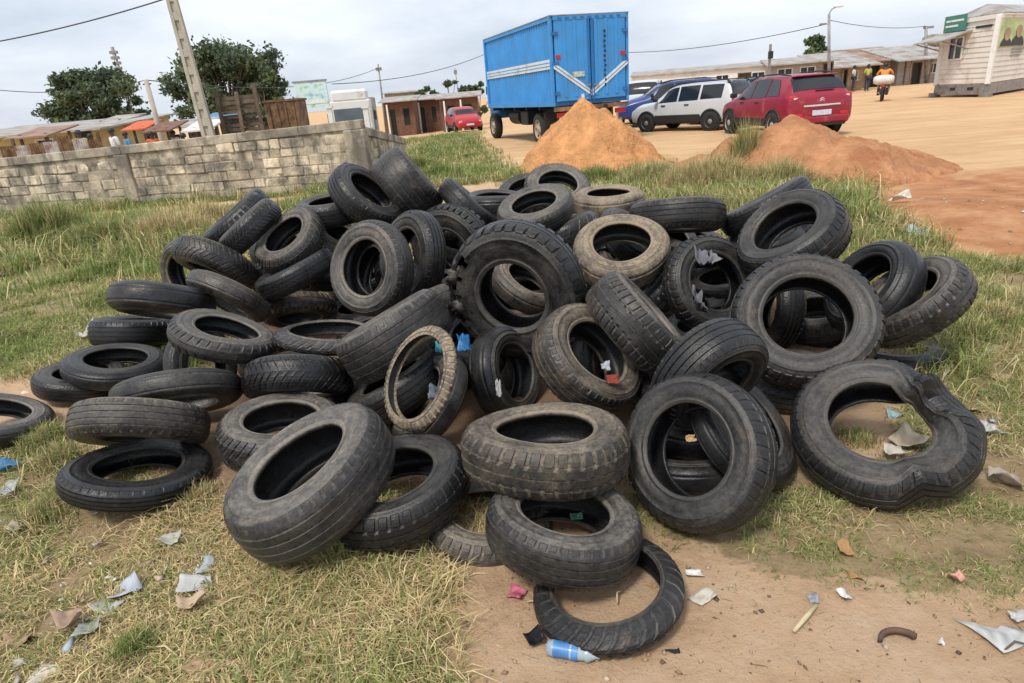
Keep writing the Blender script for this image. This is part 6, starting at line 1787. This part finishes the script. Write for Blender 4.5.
def meadow(name, label, box_, dens, hr, wd, dry, seed, lean=(.2, 1.2), patch=1.6, thr=.35, cut=None):
    r = np.random.RandomState(seed)
    x0, x1, y0, y1 = box_
    n_ = int((x1 - x0) * (y1 - y0) * dens)
    x = r.uniform(x0, x1, n_); y = r.uniform(y0, y1, n_)
    g = lookup(gc[..., 0], x, y)
    pn = .6 * vnoise(x, y, patch, seed) + .4 * vnoise(x, y, patch * 4.3, seed + 1)
    keep = (r.rand(n_) < g ** 1.2) & (r.rand(n_) < np.clip((pn - thr) * 4.5 + .18, .05, 1))
    if cut is not None: keep &= cut(x, y)
    x, y, pn = x[keep], y[keep], pn[keep]; n_ = len(x)
    z = lookup(gz, x, y) - .004
    hn = vnoise(x, y, 2.3, seed + 5)
    h = (hr[0] + (hr[1] - hr[0]) * (.25 * r.rand(n_) + .9 * r.rand(n_) * hn ** 2 * 1.6))
    dn = .55 * vnoise(x, y, .9, seed + 9) + .45 * vnoise(x, y, 3.1, seed + 10)
    isdry = r.rand(n_) < np.clip(dry + (dn - .5) * 1.5, .05, .97)
    cols = np.where(isdry[:, None], STRAW[r.randint(len(STRAW), size=n_)], GREEN[r.randint(len(GREEN), size=n_)]) * r.uniform(.75, 1.25, n_)[:, None]
    ln = r.uniform(lean[0], lean[1], n_) + isdry * .35
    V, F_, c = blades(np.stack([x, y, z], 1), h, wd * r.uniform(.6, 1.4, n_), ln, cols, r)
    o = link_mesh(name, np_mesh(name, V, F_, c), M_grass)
    return tag(o, label, 'grass', kind='stuff')


def off_tyres(x, y):
    k = np.ones(len(x), bool)
    for row in TYRES:
        if row[2] < .16 and abs(row[5]) > .75:
            d = np.hypot(x - row[0], y - row[1]); k &= ~((d < row[6] * .43) & (d > row[6] * .30))
    return k


meadow('dry_grass', 'dry straw-coloured grass before the tyre heap', (-3.2, -.15, 1.0, 3.3), 13000, (.025, .135), .0042, .84, 21, (.3, 1.7), 3.0, .33, off_tyres)
meadow('short_grass', 'short patchy green grass below the buckled tyre', (.3, 3.4, 1.0, 3.0), 13000, (.016, .075), .0034, .45, 22, (.3, 1.6), 3.4, .38, off_tyres)
meadow('verge_grass', 'mixed green and dry grass on the verge beside the buckled tyre', (1.6, 5.2, 3.0, 6.5), 4500, (.03, .24), .005, .55, 23, (.2, 1.2), 1.6, .28, off_tyres)
meadow('side_grass', 'green grass on the open side of the tyre heap', (-6.5, -1.4, 3.3, 7), 6500, (.03, .21), .0058, .36, 24, (.2, 1.2), 1.4, .26, off_tyres)
meadow('field_grass', 'rough green grass between the tyre heap and the block wall', (-13, 1.2, 7, 14.2), 1500, (.06, .40), .012, .34, 25, (.2, 1.1), .8, .26)
meadow('back_grass', 'rough grass behind the tyre heap toward the soil heaps', (-1.4, 6.2, 5.4, 13), 1900, (.06, .38), .010, .42, 26, (.2, 1.1), .9, .30)
meadow('yard_grass', 'grass strip beside the parked blue truck', (-6.5, 2.4, 13, 36), 330, (.08, .32), .016, .25, 27, (.2, 1.0), .6, .25)


meadow('ragged_weeds', 'ragged taller weeds dotted between the heap and the wall', (-13, 1.0, 6.2, 14), 420, (.16, .62), .013, .40, 61, (.1, .8), .75, .52)
meadow('edge_weeds', 'ragged weeds along the near edge of the heap beside the chalky tyre', (2.1, 4.6, 2.7, 6.8), 1500, (.08, .34), .006, .50, 62, (.1, .9), 1.3, .48)
meadow('back_weeds', 'ragged weeds behind the heap before the soil heaps', (-.5, 5.0, 6.0, 12.6), 700, (.14, .50), .011, .55, 63, (.1, .8), .9, .46)
meadow('front_weeds', 'longer mixed blades in the dry grass before the heap', (-3.0, -.4, 1.1, 3.2), 1800, (.05, .17), .005, .55, 64, (.2, 1.4), 1.9, .50, off_tyres)


def clump(label, px, py, n_, h, spread, dry, seed, wd, name='grass_clump', lean=(.1, .9), kind=None):
    p, s = floor_at(px, py)
    r = np.random.RandomState(seed)
    x = r.normal(0, spread * .45, n_); y = r.normal(0, spread * .45, n_)
    hh = h * (.45 + .6 * r.rand(n_)) * np.exp(-(x ** 2 + y ** 2) / (spread ** 2) * .7)
    isd = r.rand(n_) < dry
    cols = np.where(isd[:, None], STRAW[r.randint(len(STRAW), size=n_)], GREEN[r.randint(len(GREEN), size=n_)]) * r.uniform(.65, 1.2, n_)[:, None]
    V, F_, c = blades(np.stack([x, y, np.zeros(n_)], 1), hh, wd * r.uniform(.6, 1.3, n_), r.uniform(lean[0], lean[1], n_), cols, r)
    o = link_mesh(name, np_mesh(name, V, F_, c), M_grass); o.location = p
    return tag(o, label, 'grass clump', 'tall grass clumps', 'stuff' if seed in (46, 47, 48, 49, 50, 51, 52, 53) else None)


clump('round bushy olive grass clump at the foot of the block wall', 52, 240, 3600, .85, .62, .22, 31, .013)
clump('low brown-tipped clump next to the round bushy one by the wall', 15, 232, 1500, .34, .5, .75, 32, .012)
clump('green weedy clump between the round bushy clump and the dry plumes', 106, 246, 2600, .62, .7, .30, 33, .012)
clump('dry pinkish plume grass beside the herringbone tyre', 172, 238, 3200, .60, .7, .92, 34, .010)
clump('dry plume grass straight before the leaning pair of tyres', 205, 224, 2600, .5, .6, .88, 35, .010)
clump('tall seedy weeds growing before the laterite heap', 746, 178, 1900, 1.15, .34, .55, 36, .011, lean=(.05, .45))
clump('dry weeds spreading round the white bags before the laterite heap', 716, 186, 3000, .70, .7, .75, 37, .010)
clump('dry brown weeds at the near foot of the laterite heap', 694, 190, 2800, .60, .7, .85, 54, .010)
clump('pale seeding weeds beside the white sheet on the slope', 778, 188, 2400, .60, .6, .7, 55, .010)
clump('bright green clump below the sand heap', 596, 180, 1300, .40, .5, .05, 38, .011)
clump('green clump beside the muddy flat tyre of the back row', 655, 184, 2200, .55, .6, .6, 39, .010)
clump('tall green grass clump growing against the chalky tyre', 968, 345, 900, .26, .16, .30, 40, .006)
clump('dry grass clump just behind the tall green clump at the chalky tyre', 985, 322, 900, .22, .22, .70, 41, .006)
clump('lush green clump behind the shiny wet tyre', 838, 222, 1500, .34, .5, .12, 42, .009)
clump('low green clump by the corner pier of the wall', 398, 178, 1100, .42, .5, .12, 43, .014)
clump('bushy green clump in the field near the sand heap', 440, 176, 1300, .40, .6, .10, 44, .014)
clump('small bush of green grass at the wall end before the red road car', 420, 168, 1100, .42, .5, .12, 45, .015)
clump('straw tuft beside the grass-filled tyre', 60, 462, 700, .16, .14, .55, 46, .0045)
clump('dry tuft leaning against the rim of the grass-filled tyre', 195, 500, 700, .12, .12, .85, 47, .0042)
clump('grass sprouting inside the slim black tyre', 135, 468, 500, .10, .10, .45, 48, .004)
clump('long straw tuft in the litter-strewn corner', 40, 520, 800, .13, .16, .6, 51, .004)
clump('curving green tuft by the lone worn tyre', 48, 445, 900, .19, .15, .35, 52, .0045)
clump('pale dry tuft beside the big tilted tyre', 262, 520, 900, .09, .16, .9, 53, .0038)
clump('green tuft before the square brown cardboard', 135, 650, 700, .09, .09, .15, 49, .0036)
clump('grass patch inside the buckled tyre', 858, 440, 500, .08, .11, .35, 50, .0036)


# ------------------------------------------------------------------ grit and straw on the bare soil
def scatter_bits(name, label, cat, zones, n_, size, cols, mat_, seed, straw=False, flat=False):
    r = np.random.RandomState(seed); Vs, Fs, Cs = [], [], []; k = 0
    base = np.array([(1, 0, 0), (0, 1, 0), (-1, 0, 0), (0, -1, 0), (0, 0, .8), (0, 0, -.6)]); fc = np.array([(0, 1, 4), (1, 2, 4), (2, 3, 4), (3, 0, 4), (1, 0, 5), (2, 1, 5), (3, 2, 5), (0, 3, 5)])
    for (x0, x1, y0, y1, share) in zones:
        m_ = int(n_ * share); x = r.uniform(x0, x1, m_); y = r.uniform(y0, y1, m_)
        ok = (lookup(gc[..., 0], x, y) < .6) | flat; x, y = x[ok], y[ok]; z = lookup(gz, x, y)
        for q in range(len(x)):
            s = size[0] * (size[1] / size[0]) ** (r.rand() ** 2.2); a = r.uniform(0, 6.28)
            sc_ = np.array([s * 7, s * .5, s * .5]) if straw else s * r.uniform(.6, 1.2, 3)
            if flat: sc_ = s * np.array([1.3, .9, .14])
            v = base * (1 + .25 * r.normal(size=(6, 1))) * sc_
            if flat: v[:, 2] += v[:, 0] * r.uniform(-.4, .4) + v[:, 1] * r.uniform(-.3, .5) + .010
            v = np.stack([v[:, 0] * math.cos(a) - v[:, 1] * math.sin(a), v[:, 0] * math.sin(a) + v[:, 1] * math.cos(a), v[:, 2]], 1) + (x[q], y[q], z[q] + s * .2)
            Vs.append(v); Fs.append(fc + 6 * k); k += 1
            Cs.append(np.repeat((np.array(cols[r.randint(len(cols))]) * r.uniform(.7, 1.2))[None], 6, 0))
    o = link_mesh(name, np_mesh(name, np.concatenate(Vs), np.concatenate(Fs), np.concatenate(Cs)), mat_)
    return tag(o, label, cat, kind='stuff')


Z_ = [(-.4, 2.2, 1.0, 2.2, .45), (-4.2, -1.3, 2.4, 4.4, .15), (3.6, 8, 4.9, 9.5, .25), (-2.6, .4, 9, 13.4, .15)]
scatter_bits('grit', 'small stones and soil crumbs on bare ground', 'grit', Z_, 2600, (.0022, .013), [(.42, .28, .17), (.30, .19, .11), (.52, .42, .31), (.16, .11, .08)], M_lit, 71)
scatter_bits('straw_bits', 'short straw bits scattered on bare ground', 'straw', Z_[:2], 900, (.0016, .0045), [(.55, .45, .25), (.36, .26, .14), (.24, .16, .09)], M_lit, 72, True)
scatter_bits('litter_bits', 'tiny flakes of paper and film strewn through the grass', 'litter', [(-2.6, -.5, 1.1, 2.6, .34), (1.7, 3.4, 2.1, 5.0, .22), (2.6, 5.2, 5.2, 11.5, .30), (-5, -2.2, 3.4, 8, .14)], 900, (.005, .028), [(.66, .66, .64), (.6, .55, .46), (.45, .5, .55), (.55, .42, .32), (.7, .7, .68), (.4, .3, .22)], M_lit, 73, False, True)
